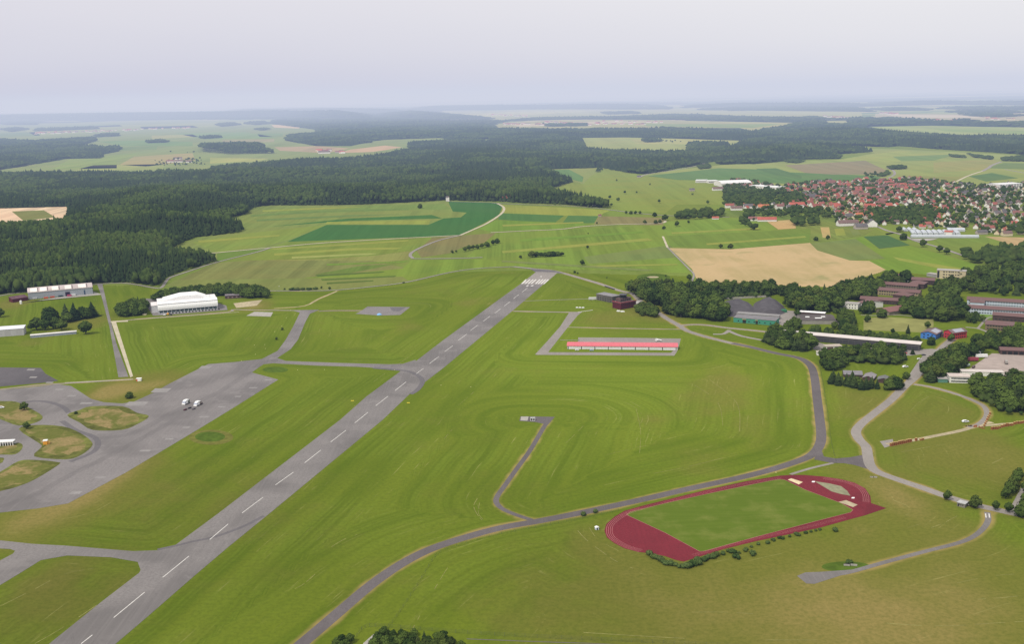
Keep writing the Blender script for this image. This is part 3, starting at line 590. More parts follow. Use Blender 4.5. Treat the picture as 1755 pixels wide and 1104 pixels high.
def grassmat():
    m, nt, b = new_mat('mown_grass'); n = N(nt); p = n.pos()
    mow=n.att('mow').outputs['Fac']; al=n.att('along').outputs['Fac']; ve=n.att('verge').outputs['Fac']; dry=n.att('dryness').outputs['Fac']; tone=n.att('tone').outputs['Fac']
    wob=n.noise(p,.01,2); mw=n.math('ADD', mow, n.math('MULTIPLY', wob, 8.))
    sv=n.comb(n.math('MULTIPLY',mw,.30), n.math('MULTIPLY',al,.0015)); s1=n.noise(sv,1,2,.5)
    sv2=n.comb(n.math('MULTIPLY',mw,.048), n.math('MULTIPLY',al,.003),3.); s2=n.noise(sv2,1,3,.55)
    sv3=n.comb(n.math('MULTIPLY',mw,1.1), n.math('MULTIPLY',al,.02),7.); s3=n.noise(sv3,1,3,.6)
    big=n.noise(p,.0045,4,.55,.4); med=n.noise(p,.03,4,.6); fine=n.noise(p,.35,5,.75)
    vis=n.ramp(n.noise(p,.006,2),.38,.6)
    c=n.mix(n.ramp(s2,.30,.70), (.090,.130,.011), (.136,.172,.018))
    c=n.mix(n.math('MULTIPLY',n.ramp(s1,.38,.62,0,.6),vis), c, (.150,.200,.023))
    c=n.mix(n.math('MULTIPLY',n.ramp(s3,.5,.8,0,.35),vis), c, (.150,.170,.032))
    dr=n.math('ADD', n.math('MULTIPLY',dry,.55), n.math('ADD', n.math('MULTIPLY',med,.32), n.math('MULTIPLY',big,.38)))
    c=n.mix(n.ramp(dr,.34,.62,0,.9), c, (.150,.145,.030))
    c=n.mix(n.ramp(dr,.60,.95,0,.9), c, (.25,.19,.07))
    # straw left in rows by the mower
    st=n.math('MULTIPLY', n.ramp(n.noise(n.comb(n.math('MULTIPLY',mw,.55), n.math('MULTIPLY',al,.012),11.),1,3,.65),.60,.70), n.ramp(med,.42,.6))
    c=n.mix(n.math('MULTIPLY',st,.32), c, (.42,.38,.16))
    # clumps and tufts
    c=n.mix(n.ramp(fine,.35,.7,0,.42), c, (.055,.08,.010))
    c=n.mix(n.ramp(n.noise(p,1.6,3,.7),.5,.8,0,.35), c, (.17,.18,.04))
    # dry margin beside paved edges
    vg=n.math('ADD', ve, n.math('MULTIPLY', n.noise(p,.03,3), 7.))
    c=n.mix(n.ramp(vg,3.0,7.0,.9,0), c, (.29,.215,.085))
    hs=n.n('ShaderNodeHueSaturation'); n.l(c,hs.inputs['Color']); n.l(n.math('ADD',n.math('MULTIPLY',tone,.30),1.0),hs.inputs['Value']); hs.inputs['Saturation'].default_value=1.03; hs.inputs['Hue'].default_value=.501
    n.l(hs.outputs[0],b.inputs['Base Color']); b.inputs['Roughness'].default_value=1; b.inputs['Specular IOR Level'].default_value=0
    return m
grass_grid()
# straw left in rows on the cut fields
stw=paint((.25,.235,.085),.3,.4,1,0,'straw')
for q in ([(1520,1069),(1580,1073),(1640,1073),(1700,1069),(1755,1066)],[(1186,1050),(1240,1050),(1295,1053)],[(1676,1028),(1720,1025),(1755,1021)],[(1640,1000),(1700,988),(1755,984)],[(785,695),(800,683),(812,672)],[(762,752),(770,742),(776,736)],
    [(990,910),(1005,926),(1030,945),(1055,962),(1085,975)],[(1010,905),(1025,925),(1060,945)],[(818,855),(812,868),(818,882),(826,892)],[(822,862),(820,880),(830,893)],[(568,938),(590,925),(612,917)],[(505,1010),(520,1002),(540,985)],[(1596,905),(1615,898),(1640,885)],[(1555,905),(1580,898)],
    [(1560,705),(1575,690),(1592,680)],[(1545,775),(1600,765),(1620,762)],[(1700,795),(1720,785)],[(700,1090),(712,1070),(720,1055)],[(745,1010),(760,985),(770,970)],[(60,1104),(110,1075),(170,1035)],[(0,1040),(60,1010),(110,985),(160,975)],[(890,790),(905,775),(915,765)],[(1090,700),(1098,740),(1096,780)],[(1190,660),(1230,690),(1240,740)],[(1215,650),(1262,690),(1268,740)],
    [(420,560),(440,552),(458,540)],[(700,612),(660,640),(640,655)],[(970,760),(985,745),(1000,730)],[(1040,780),(1080,770),(1120,762)],[(1120,812),(1180,800),(1240,785)],[(1000,1085),(1200,1096),(1400,1098)]):
    w=smooth(W(q),8); i=0
    while i<len(w)-2:                         # broken into irregular pieces
        k=R.randint(3,9); seg=w[i:i+k+1]
        if len(seg)>1: o=link('straw_row',ribbon_mesh('straw_row',seg,R.uniform(.2,.45),.05+.002*R.random(),stw)); tag(o,kind='structure')
        i+=k+R.randint(1,5)
# grassed hollow beside the runway and other marks in the turf
hol=paint((.075,.118,.015),.2,.2,1,0,'lush_grass')
def ellipse(cx,cy,rx,ry,n=20): return [(cx+rx*math.cos(2*PI*i/n), cy+ry*math.sin(2*PI*i/n)) for i in range(n)]
sheet('grass_ring', ellipse(362,750,38,13), .060, paint((.14,.14,.03),.2,.2,1,0,'ring_grass'))
sheet('grass_ring', ellipse(360,749,26,8.6), .064, hol)
sheet('grass_ring', ellipse(1120,475.5,29,6.5), .064, hol); sheet('sand_pit', ellipse(1119,475,10,1.5), .068, M['gravel'])
sheet('grass_ring', ellipse(1450,972,42,9), .064, hol); sheet('grass_ring', ellipse(472,634,22,5), .064, hol)
# ================================================================== woods
def ico():
    t=(1+5**.5)/2
    v=np.array([(-1,t,0),(1,t,0),(-1,-t,0),(1,-t,0),(0,-1,t),(0,1,t),(0,-1,-t),(0,1,-t),(t,0,-1),(t,0,1),(-t,0,-1),(-t,0,1)],float)
    v/=np.linalg.norm(v[0])
    f=np.array([(0,11,5),(0,5,1),(0,1,7),(0,7,10),(0,10,11),(1,5,9),(5,11,4),(11,10,2),(10,7,6),(7,1,8),(3,9,4),(3,4,2),(3,2,6),(3,6,8),(3,8,9),(4,9,5),(2,4,11),(6,2,10),(8,6,7),(9,8,1)])
    return v,f
def subdiv(v,f):
    v=list(map(tuple,v)); mid={}; out=[]
    def mp(a,b):
        k=(min(a,b),max(a,b))
        if k not in mid:
            p=np.array(v[a])+np.array(v[b]); p/=np.linalg.norm(p); v.append(tuple(p)); mid[k]=len(v)-1
        return mid[k]
    for a,b,c in f:
        ab,bc,ca=mp(a,b),mp(b,c),mp(c,a); out += [(a,ab,ca),(b,bc,ab),(c,ca,bc),(ab,bc,ca)]
    return np.array(v),np.array(out)
ICO=ico(); ICO2=subdiv(*ICO)
def cone_t(n, tiers=2):
    vs=[];fs=[]
    for k in range(tiers):
        z0=.12+.42*k; z1=z0+.55 if k<tiers-1 else 1.; r=1.-.45*k
        b=len(vs); vs += [(r*math.cos(2*PI*i/n),r*math.sin(2*PI*i/n),z0) for i in range(n)]+[(0,0,z1)]
        fs += [(b+i,b+(i+1)%n,b+n) for i in range(n)]
    return np.array(vs),np.array(fs)
def canopy(name, pts, mat, mode, kind='stuff', label=None):
    """pts: array (x,y,z,radius,height,tint). all crowns of one far-off wood"""
    if len(pts)==0: return
    if mode=='cone': T,Fc=cone_t(6)
    elif mode=='cone1': T,Fc=cone_t(5,1)
    elif mode=='ball': T,Fc=ICO; T=T*np.array([1,1,.5])+np.array([0,0,.5])
    else: T,Fc=ICO2; T=T*np.array([1,1,.5])+np.array([0,0,.5])
    n=len(pts); k=len(T)
    V=np.repeat(T[None],n,0)
    V=V*(1+NR.uniform(-.28,.28,(n,k,1)))
    a=NR.uniform(0,2*PI,n); ca,sa=np.cos(a)[:,None],np.sin(a)[:,None]
    x=V[:,:,0]*ca-V[:,:,1]*sa; y=V[:,:,0]*sa+V[:,:,1]*ca; z=V[:,:,2]
    lo=0. if mode.startswith('cone') else .25
    X=pts[:,0,None]+x*pts[:,3,None]; Y=pts[:,1,None]+y*pts[:,3,None]; Z=pts[:,2,None]+(lo+z*(1-lo))*pts[:,4,None]
    co=np.stack([X,Y,Z],-1).reshape(-1,3); fa=(Fc[None]+(np.arange(n)*k)[:,None,None]).reshape(-1,3)
    me=bpy.data.meshes.new(name); me.vertices.add(len(co)); me.vertices.foreach_set('co',co.ravel().astype(np.float32))
    me.loops.add(len(fa)*3); me.loops.foreach_set('vertex_index',fa.ravel().astype(np.int32)); me.polygons.add(len(fa)); me.polygons.foreach_set('loop_start',(np.arange(len(fa))*3).astype(np.int32))
    me.update(calc_edges=True)
    at=me.attributes.new('tint','FLOAT','POINT'); at.data.foreach_set('value',np.repeat(pts[:,5],k).astype(np.float32))
    me.materials.append(mat); o=link(name,me); tag(o,label,None,None,kind); return o
def vnoise(x, y, s, seed=0):
    """smooth value noise"""
    x=x/s+seed*17.3; y=y/s-seed*9.1; xi=np.floor(x).astype(int); yi=np.floor(y).astype(int); fx=x-xi; fy=y-yi
    h=lambda a,b: (np.sin(a*127.1+b*311.7+seed*74.7)*43758.5453)%1.0
    fx=fx*fx*(3-2*fx); fy=fy*fy*(3-2*fy)
    return (h(xi,yi)*(1-fx)+h(xi+1,yi)*fx)*(1-fy)+(h(xi,yi+1)*(1-fx)+h(xi+1,yi+1)*fx)*fy
FA=[(-200,520),(0,504),(100,500),(166,486),(209,484),(236,487),(264,492),(277,490),(284,480),(292,473),(330,460),(369,449),(371,446),(330,443),(300,438),(290,434),(296,424),(320,412),(342,406),(380,402),(414,398),(416,393),(400,386),(386,380),(405,372),(427,365),(430,358),(450,353),(468,351.7),(550,351.7),(600,351),(700,347),(765,343),(790,344),(837,345),(850,345),(892,348),(960,350),(1011,355),(1046,357),(1036,350),(1020,347),(985,340),(950,334),(943,325),(970,315),(998,308),(1010,303),(1038,289),(1060,293),(1097,299),(1125,296),(1150,291),(1206,281),(1224,276),(1232,282),(1260,281),(1295,281),(1346,276),(1377,273),(1439,272),(1440,269),(1400,267),(1440,264),(1497,260),(1470,257),(1401,253),(1400,249),(1470,250),(1520,252),(1541,250),(1600,255),(1700,261),(1755,265),(1900,272),(1900,240),(1755,236),(1668,236),(1565,233),(1490,227),(1300,227),(1150,221),(1000,223),(851,223),(845,215),(760,208),(640,206),(600,206),(543,213),(480,207),(300,207),(-150,210),(-200,300)]
FAs=[K1,K2,K2b,K9]
def world_poly(q): return W(q)
def forest(poly, holes, zr, step, conif=.5, rmul=.62, hbase=20., islands=(), hill=18., jit=.38, ridge=0.):
    w=world_poly(poly); hs=[world_poly(h) for h in holes]; isl=[world_poly(h) for h in islands]
    y0,y1=zr; y1=min(y1, max(b for _,b in w))
    y0=max(y0, min(b for _,b in w))
    if y1<=y0: return None
    xs=np.arange(-y1*.62-100, y1*.62+100, step); ys=np.arange(y0,y1,step)
    X,Y=np.meshgrid(xs,ys); X=X+NR.uniform(-jit,jit,X.shape)*step; Y=Y+NR.uniform(-jit,jit,Y.shape)*step
    x=X.ravel(); y=Y.ravel(); k=np.abs(x)<y*.58+60; x=x[k]; y=y[k]
    m=inpoly(x,y,w)
    for h in hs: m&=~inpoly(x,y,h)
    for h in isl: m|=inpoly(x,y,h)
    x=x[m]; y=y[m]
    d=np.full(x.shape,1e9)
    for q in [w]+hs: d=np.minimum(d,segdist(x,y,q,True)[0])
    rise=np.clip((d-10)/150,0,1); z=rise*hill*(vnoise(x,y,420,1)*1.6-.35); z=np.maximum(z,0)
    if ridge: z=np.clip(d/700,0,1)**.8*ridge*(.55+.6*vnoise(x,y,2600,6))
    sp=vnoise(x,y,170,2)*.6+vnoise(x,y,45,3)*.4+NR.uniform(-.1,.1,x.shape)
    con=sp<conif
    h=hbase*(.8+.35*vnoise(x,y,110,4)+NR.uniform(-.14,.16,x.shape)); h*=np.where(d<step*1.2,.85,1)
    tint=np.clip(NR.uniform(0,.55,x.shape)+.45*vnoise(x,y,90,5),0,1)
    r=step*rmul*NR.uniform(.75,1.25,x.shape)
    return np.stack([x,y,z,r,h,tint],-1), con
def put_forest(name, res, near, label):
    if res is None: return
    p,con=res
    pc=p[con].copy(); pc[:,3]*=.82; pc[:,4]*=1.1
    canopy(name, pc, M['conifer'], 'cone' if near else 'cone1', label=label+', dark spruces')
    canopy(name, p[~con], M['broad'], 'ball2' if near==2 else 'ball', label=label+', lighter leafy crowns')
YN=2050.
put_forest('forest', forest(FA,FAs,(900,YN),7.6,.50,.60,19,hill=16), 2, 'dense mixed wood behind the hangars')
put_forest('forest', forest(FA,FAs,(YN,3600),10.5,.52,.62,20,hill=24), 1, 'dense wood beyond the crop fields')
put_forest('forest', forest(FA,FAs,(3600,6800),17,.55,.66,20,islands=[ISL],hill=20), 0, 'far wood between the pale clearings')
put_forest('forest', forest(FA,FAs+[K3,K4,K5,K6,K7],(6800,14000),36,.5,.72,19,islands=[],hill=10), 0, 'distant hazy wood')
def cell_sheet(name, poly, z, mat, st):
    w=W(poly); xs=np.arange(min(a for a,_ in w),max(a for a,_ in w),st); ys=np.arange(min(b for _,b in w),max(b for _,b in w),st)
    X,Y=np.meshgrid(xs,ys); ins=inpoly(X.ravel(),Y.ravel(),w)
    for h in FAs: ins&=~inpoly(X.ravel(),Y.ravel(),W(h))
    k=len(xs); idx=np.arange(X.size).reshape(X.shape); q=np.stack([idx[:-1,:-1],idx[:-1,1:],idx[1:,1:],idx[1:,:-1]],-1).reshape(-1,4); q=q[ins[q].all(1)]
    used=np.unique(q); mp=np.full(X.size,-1); mp[used]=np.arange(len(used)); q=mp[q]
    me=bpy.data.meshes.new(name); me.from_pydata([(float(X.ravel()[i]),float(Y.ravel()[i]),z) for i in used],[],q.tolist()); me.materials.append(mat)
    return tag(link(name,me),kind='structure')
cell_sheet('forest_floor', FA, -.02, M['floor'], 14.)
# forest floor would cover the clearings, so they are laid again just above it
# far dark belts
FB=[[(-200,204),(-200,196),(0,197),(200,195),(420,190),(560,189),(700,186),(760,190),(700,196),(560,200),(543,212),(470,204),(300,205),(100,204)],
    [(560,199),(640,198),(700,199),(760,205),(851,207),(860,209),(850,214),(760,211),(640,209),(543,214)],
    [(851,209),(920,203),(1060,201),(1155,197),(1340,203),(1400,205),(1500,204),(1560,207),(1600,209),(1690,212),(1900,214),(1900,221),(1596,214),(1490,216),(1458,216),(1456,206),(1412,205),(1412,214),(1367,209),(1150,205),(1025,204),(943,205)],
    [(1155,205),(1300,206),(1400,212),(1480,216),(1490,227),(1300,227),(1290,224),(1346,217)],
    [(1150,190),(1300,184),(1478,186),(1500,192),(1476,191)],[(1180,196),(1300,194),(1430,197),(1400,201),(1340,200)],
    [(380,190),(420,185.5),(560,184),(640,186),(560,190)],[(700,186),(900,184),(1150,184),(1150,187),(920,187),(700,190)],
    [(1500,204),(1560,200),(1650,203),(1760,207),(1700,209)],[(60,222),(160,218),(170,221),(60,225)],[(370,214),(400,211),(412,214),(380,217)],[(415,212),(450,209),(468,212),(440,214)],[(440,222),(452,220),(460,222),(448,224)],
    [(1180,247),(1245,246),(1252,254),(1240,262),(1178,262)],[(0,209),(40,206),(72,208),(60,214),(10,214)],
    [(700,247),(755,243),(790,241),(838,243),(820,252),(700,254)],[(930,214),(1000,214),(1010,216),(940,217)],[(1165,181),(1330,178),(1480,178),(1600,180),(1480,182),(1300,183)],[(1600,186),(1755,184),(1800,188),(1700,190)]]
FB+=[[(1225,181.5),(1350,180.5),(1470,183),(1400,185),(1250,184)],[(1480,176),(1600,175),(1755,177),(1755,180),(1600,179)],[(1490,187),(1560,186),(1600,189),(1520,190)],[(1620,192),(1690,190),(1760,193),(1700,196)],[(900,178),(1050,175),(1180,177),(1050,180)],[(1030,193),(1090,192),(1100,195),(1040,196)],[(1240,187),(1290,186),(1300,189),(1250,190)],[(1640,197),(1700,196),(1755,199),(1700,201)],[(0,222),(30,219),(50,222),(20,226)],[(540,246),(600,243),(640,244),(600,248)],[(1330,204),(1400,201),(1420,204),(1350,206)],[(1450,208),(1500,206),(1520,210),(1470,212)],
     [(180,255),(205,252),(208,256),(186,258)],[(340,236),(372,234),(380,236),(350,238)],[(520,232),(560,231),(565,236),(530,236)],[(160,232),(200,230),(205,233),(170,235)],[(1100,241),(1130,240),(1135,243),(1105,244)],[(250,243),(280,242),(290,244),(255,245)]]
for q in FB:
    w=W(q); y0=min(b for _,b in w); y1=max(b for _,b in w)
    if y1<9000: st=18
    elif y1<16000: st=42
    else: st=70
    put_forest('forest', forest(q,[K1,K2,K3,K4,K5,K6,K7] if max(p_[0] for p_ in q)-min(p_[0] for p_ in q)>190 else [],(y0,y1),st,.5,.75,20 if y1>9000 else 18,hill=6 if y1>12000 else 0), 0, 'distant hazy wood belt')
# wooded ridges on the skyline
for q,rg,st in (([(-220,213),(-60,211),(0,209.5),(80,208),(219,204.5),(330,203.5),(460,201.5),(545,204),(640,206),(640,199),(520,197),(400,197.5),(200,200),(0,204),(-220,210)],95,60),
    ([(360,199),(430,196),(560,194),(700,193),(700,190.5),(560,190.5),(420,192),(360,195)],80,80),([(640,197),(760,195),(850,204),(760,206),(660,204)],60,50),
    ([(690,190.5),(900,187),(1140,184.5),(1140,182),(900,184),(700,187)],60,80),([(1170,185),(1330,182),(1480,182),(1480,179.5),(1330,179.5),(1180,182)],50,80),([(1500,181),(1640,179),(1900,180),(1900,177),(1640,176.5),(1500,178)],50,80)):
    w=W(q); put_forest('forest', forest(q,[],(min(b for _,b in w),max(b for _,b in w)),st,.55,.75,20,ridge=rg), 0, 'hazy wooded ridge on the skyline')
# thin hedges and copses across the plain beyond the village
HB=[[(1370,268),(1380,266),(1440,269),(1438,272),(1377,273)],[(1345,276),(1360,274),(1378,277),(1370,280),(1350,279)],[(1625,266),(1650,268),(1655,271),(1630,269)],[(1660,265),(1700,270),(1702,274),(1670,270)],[(1520,287),(1548,285),(1554,290),(1530,291)],[(1716,272),(1755,268),(1830,270),(1830,280),(1755,277),(1718,276)],
    [(1505,302),(1520,295),(1527,298),(1512,304)],[(1196,285),(1214,282),(1218,288),(1200,291)],[(40,500),(-20,506),(-20,500),(40,496)]]
for q in HB:
    w=W(q); put_forest('hedgerow', forest(q,[],(min(b for _,b in w),max(b for _,b in w)),11,.1,.7,9,hill=0), 0, 'low hedgerow crossing the plain beyond the village')
# ================================================================== BUILDINGS
GLS=M['glass']
def frame(p1, p2, p3=None, depth=10.):
    a=P(*p1); b=P(*p2); L=(b-a).length; rz=math.atan2(b.y-a.y,b.x-a.x)
    if p3: 
        c=P(*p3); ux=(b-a).normalized(); uy=Vector((-ux.y,ux.x,0)); depth=max(3., (c-b).dot(uy))
    return a, rz, L, depth
_pane={}
def panes(root, L, D, h, rows, n, ww=1.6, wh=1.3, z0=.9, fl=None, mat=None, side=None, name='window', margin=1.5, y=0.):
    """window parts along the front (or a side) of a building; copies share one mesh"""
    k=(ww,wh,id(mat)); 
    if k not in _pane: _pane[k]=MB().box(-ww/2,-.06,0,ww/2,.02,wh).mesh('window_pane', mat or GLS)
    fl = fl or h/rows
    for r in range(rows):
        for i in range(n):
            span=(L if side is None else D)-2*margin; t=margin+(i+.5)*span/n
            o=link(name,_pane[k],root)
            if side is None: o.location=(t,y,z0+r*fl)
            elif side=='r': o.location=(L,t,z0+r*fl); o.rotation_euler=(0,0,PI/2)
            else: o.location=(0,t,z0+r*fl); o.rotation_euler=(0,0,-PI/2)
def bld(name, label, cat, p1, p2, p3=None, depth=10., h=4., roof='flat', rise=1.5, wall=None, roofm=None, over=.4, group=None, panel=None):
    """walls and roof of one building on its footprint; p1-p2 is the near long side, p3 a far right corner"""
    a,rz,L,D=frame(p1,p2,p3,depth); root=empty(name,a,rz,label,cat,group)
    wall=wall or M['white']; roofm=roofm or M['white']
    W_=MB()
    if roof in ('gable','hip','flat','shed','arch'):
        if roof=='gable': W_.prism([(0,0),(D,0),(D,h),(D/2,h+rise),(0,h)],0,L,'x')
        elif roof=='shed': W_.prism([(0,0),(D,0),(D,h+rise),(0,h)],0,L,'x')
        elif roof=='arch':
            n=10; W_.prism([(0,0),(D,0)]+[(D/2+D/2*math.cos(PI*i/n), h+rise*math.sin(PI*i/n)*.97) for i in range(n+1)],0,L,'x')
        else: W_.box(0,0,0,L,D,h)
    elif roof=='gabley': W_.prism([(0,0),(L,0),(L,h),(L/2,h+rise),(0,h)],0,D,'y')
    W_.build('wall',wall,root)
    Rf=MB(); t=.22; o=over
    if roof=='flat': Rf.box(-o,-o,h+.003,L+o,D+o,h+.35)
    elif roof=='gable':
        k=rise/(D/2)
        for s in (0,1):
            y0,y1=(-o,D/2) if s==0 else (D+o,D/2); z0=h-k*o; z1=h+rise
            Rf.add([(-o,y0,z0+.02),(L+o,y0,z0+.02),(L+o,y1,z1+.02),(-o,y1,z1+.02),(-o,y0,z0+t),(L+o,y0,z0+t),(L+o,y1,z1+t),(-o,y1,z1+t)],[(0,3,2,1),(4,5,6,7),(0,1,5,4),(1,2,6,5),(2,3,7,6),(3,0,4,7)])
    elif roof=='gabley':
        k=rise/(L/2)
        for s in (0,1):
            x0,x1=(-o,L/2) if s==0 else (L+o,L/2); z0=h-k*o; z1=h+rise
            Rf.add([(x0,-o,z0+.02),(x0,D+o,z0+.02),(x1,D+o,z1+.02),(x1,-o,z1+.02),(x0,-o,z0+t),(x0,D+o,z0+t),(x1,D+o,z1+t),(x1,-o,z1+t)],[(0,3,2,1),(4,5,6,7),(0,1,5,4),(1,2,6,5),(2,3,7,6),(3,0,4,7)])
    elif roof=='shed':
        Rf.add([(-o,-o,h+.02),(L+o,-o,h+.02),(L+o,D+o,h+rise+.02),(-o,D+o,h+rise+.02),(-o,-o,h+t),(L+o,-o,h+t),(L+o,D+o,h+rise+t),(-o,D+o,h+rise+t)],[(0,3,2,1),(4,5,6,7),(0,1,5,4),(1,2,6,5),(2,3,7,6),(3,0,4,7)])
    elif roof=='hip':
        i=min(L,D)/2
        vs=[(-o,-o,h),(L+o,-o,h),(L+o,D+o,h),(-o,D+o,h)]
        r=[(i,D/2,h+rise),(L-i,D/2,h+rise)] if L>=D else [(L/2,i,h+rise),(L/2,D-i,h+rise)]
        Rf.add(vs+r, [(0,1,5,4),(1,2,5),(2,3,4,5),(3,0,4),(0,3,2,1)] if L>=D else [(0,1,4),(1,2,5,4),(2,3,5),(3,0,4,5),(0,3,2,1)])
    elif roof=='arch':
        n=12; pr=[(D/2-(D/2+o)*math.cos(PI*i/n), h+(rise+.1)*math.sin(PI*i/n)) for i in range(n+1)]
        pr2=[(D/2-(D/2+o+.2)*math.cos(PI*i/n), h+(rise+.3)*math.sin(PI*i/n)) for i in range(n+1)]
        vs=[(x,y,z) for x in (-o,L+o) for y,z in pr+pr2]; m=2*(n+1); f=[]
        for i in range(n): f += [(n+1+i,n+2+i,m+n+2+i,m+n+1+i),(i,m+i,m+i+1,i+1),(i,i+1,n+2+i,n+1+i),(m+i,m+n+1+i,m+n+2+i,m+i+1)]
        Rf.add(vs,f)
    Rf.build('roof',roofm,root)
    root['_L']=L; root['_D']=D
    return root,L,D
grey_wall=ribbed((.33,.36,.40),.9,0,.05); greyroof=paint((.36,.34,.32),.12,.3,.9,.1,'grey_felt_roof'); brownroof=ribbed((.155,.088,.082),.5,0,.1,'brown_tiles')
darkroof=paint((.105,.09,.088),.15,.4,.9,.1,'dark_felt_roof'); beige=paint((.50,.43,.28),.08,.3,.9,.1,'beige_render'); bluewhite=paint((.50,.56,.66),.06,.3,.9,.1,'pale_blue_render')
redwall=paint((.46,.045,.06),.08,.3,.8,.2,'red_render'); bluewall=paint((.06,.19,.55),.08,.3,.8,.2,'blue_render'); greenwall=ribbed((.06,.26,.18),.8,0,.12,'green_cladding')
brownwall=paint((.085,.055,.05),.2,.5,.9,.1,'dark_timber'); darkred=paint((.10,.022,.030),.15,.5,.9,.1,'dark_red_timber'); whitew=paint((.72,.71,.68),.06,.3,.9,.1,'white_render')
panel_white=ribbed((.70,.71,.72),4.2,0,.05,'white_panels'); skylight=paint((.62,.58,.52),.15,.3,.6,.3,'translucent_panel')
# 1 long hangar with banded roof
r,L_,D_=bld('hangar','long grey steel hangar with pale roof panels at the edge of the dark wood','hangar',(49,513.7),(159.5,503.8),depth=30,h=10,roof='arch',rise=4.2,wall=grey_wall,roofm=paint((.50,.43,.42),.15,.2,.8,.1,'faded_roof_sheet',True))
n=12
for q in (.09,.24,.42,.62,.84):
    w2=.05 if q<.8 else .06; mb=MB()
    for i in range(1,6):
        a0=PI*i/n*.9; a1=PI*(i+1)/n*.9
        f_=lambda t,x:(x,D_/2-(D_/2+.65)*math.cos(t),10+4.55*math.sin(t))
        mb.add([f_(a0,L_*(q-w2)),f_(a0,L_*(q+w2)),f_(a1,L_*(q+w2)),f_(a1,L_*(q-w2))],[(0,1,2,3)])
    mb.build('roof_panel',paint((.78,.74,.70),.12,.3,.6,.2,'clean_panel'),r)
    mb=MB()
    for i in range(1,6):
        a0=PI*i/n*.9; a1=PI*(i+1)/n*.9
        f_=lambda t,x:(x,D_/2-(D_/2+.62)*math.cos(t),10+4.52*math.sin(t))
        mb.add([f_(a0,L_*(q+w2+.008)),f_(a0,L_*(q+w2+.024)),f_(a1,L_*(q+w2+.024)),f_(a1,L_*(q+w2+.008))],[(0,1,2,3)])
    mb.build('roof_joint',paint((.10,.08,.09),.2,.5,.8,.1,'dark_gap'),r)
MB().box(L_+.1,.5,0,L_+.5,D_-.5,9.6).build('end_door',paint((.03,.08,.06),.2,.5,.7,.2,'dark_green_door'),r)
MB().box(L_*.57,-.35,0,L_*.64,-.05,6.5).build('gate',paint((.03,.02,.05),.2,.5,.7,.2,'dark_opening'),r)
MB().box(L_*.86,-.3,0,L_*.88,-.05,7).build('gate',paint((.05,.09,.16),.2,.5,.7,.2,'blue_door'),r)
r,_,_=bld('shed','low dark red-brown shed against the left end of the long grey hangar','shed',(22,519),(48.5,515),depth=14,h=5,roof='shed',rise=2,wall=darkred,roofm=paint((.13,.07,.085),.2,.4,.9,.1,'old_roof'))
o=tag(MB().cyl(0,0,0,4.5,1.6,n=14).cyl(0,0,4.5,5.1,1.6,.5,14).build('storage_tank',M['white'],None,P(36,521)),'white upright tank in front of the dark red-brown shed','tank')
for k,(x,y,c_,l_) in enumerate(((60,512.8,(.5,.5,.52),'pale grey machine parked at the left corner of the long hangar'),(79,512,(.55,.10,.05),'orange-red trailer parked along the wall of the long hangar'),(90,510.6,(.5,.09,.05),'smaller orange-red trailer beside the hangar wall'),(104,509,(.03,.06,.07),'dark machine parked near the middle of the long hangar'),(119,508,(.45,.08,.16),'dark pink container at the open gate of the long hangar'),(126,507,(.7,.7,.7),'white skip right of the open hangar gate'))):
    m_=paint(c_,.2,.8,.7,.2,'machine_paint'); e=empty('container',P(x,y),ang((49,514),(160,504)),l_,'container')
    MB().box(-3,-1.2,.5,3,1.2,2.4).build('bin',m_,e); MB().box(-2.6,-1,0,-2,1,.5).build('skid',M['black'],e); MB().box(2,-1,0,2.6,1,.5).build('skid',M['black'],e)
# 2 white hangar
r,L_,D_=bld('hangar','large white hangar with a curved front and stepped roofs','hangar',(271.7,538.7),(373.5,529.9),depth=46,h=13,roof='flat',wall=paint((.42,.44,.48),.06,.3,.8,.2,'grey_white_wall'),roofm=ribbed((.74,.71,.70),3.,0,.05,'white_roof'),over=.1)
pr=[(-1.6,5),(-1.8,8.4),(-1.,11),(1.2,13),(4.5,14.4),(9,14.9),(12,14.7),(12,13.4),(.5,12.6),(-.1,10),(-.1,5)]
MB().prism(pr,-.3,L_+.3,'x').build('curved_front',ribbed((.80,.80,.81),1.5,0,.015,'white_cladding',None,.03),r)
MB().box(1,-.3,1.6,L_-1,-.02,4.2).build('glass_front',paint((.07,.11,.11),.2,.5,.4,.4,'dark_glazing'),r)
for i in range(15): MB().box(1+i*(L_-2)/14-.25,-.5,0,1+i*(L_-2)/14+.25,-.31,4.6).build('pillar',M['white'],r)
MB().box(3,-3.2,0,L_-2,-2.9,1.0).build('low_wall',paint((.55,.56,.58),.08,1,.8,.1,'pale_wall'),r)
MB().prism([(L_*.10,13.36),(L_*.84,13.36),(L_*.84,14.6),(L_*.68,19.6),(L_*.40,19.6),(L_*.10,15.)],16,44,'y').build('upper_roof',ribbed((.80,.79,.79),2.,0,.015,'upper_white_roof',None,.03),r)
MB().box(L_*.78,10,13.36,L_*.90,15.8,15.4).build('roof_housing',M['white'],r)
MB().box(-8,12,0,-.1,40,9.5).build('side_annex',paint((.58,.58,.60),.08,.3,.8,.2,'annex_wall'),r); MB().box(-8.3,11.7,9.51,-.1,40.3,10.1).build('annex_roof',ribbed((.72,.68,.68),3.,1,.05,'pale_roof'),r)
MB().cyl(L_*.88,10,14.4,19.5,.5,.5,10).build('flue',M['white'],r)
for k in range(16):
    e=empty('planter_tub',r.matrix_basis@Vector((14+k*4.3,-5.0,0)),r.rotation_euler.z,'dark tub in the row along the front of the white hangar','tub','tubs before the white hangar')
    MB().cyl(0,0,0,1.3,.75,1.05,8).build('tub',M['black'],e); MB().cyl(0,0,1.3,1.8,.9,.5,8).build('shrub',M['bush'],e)
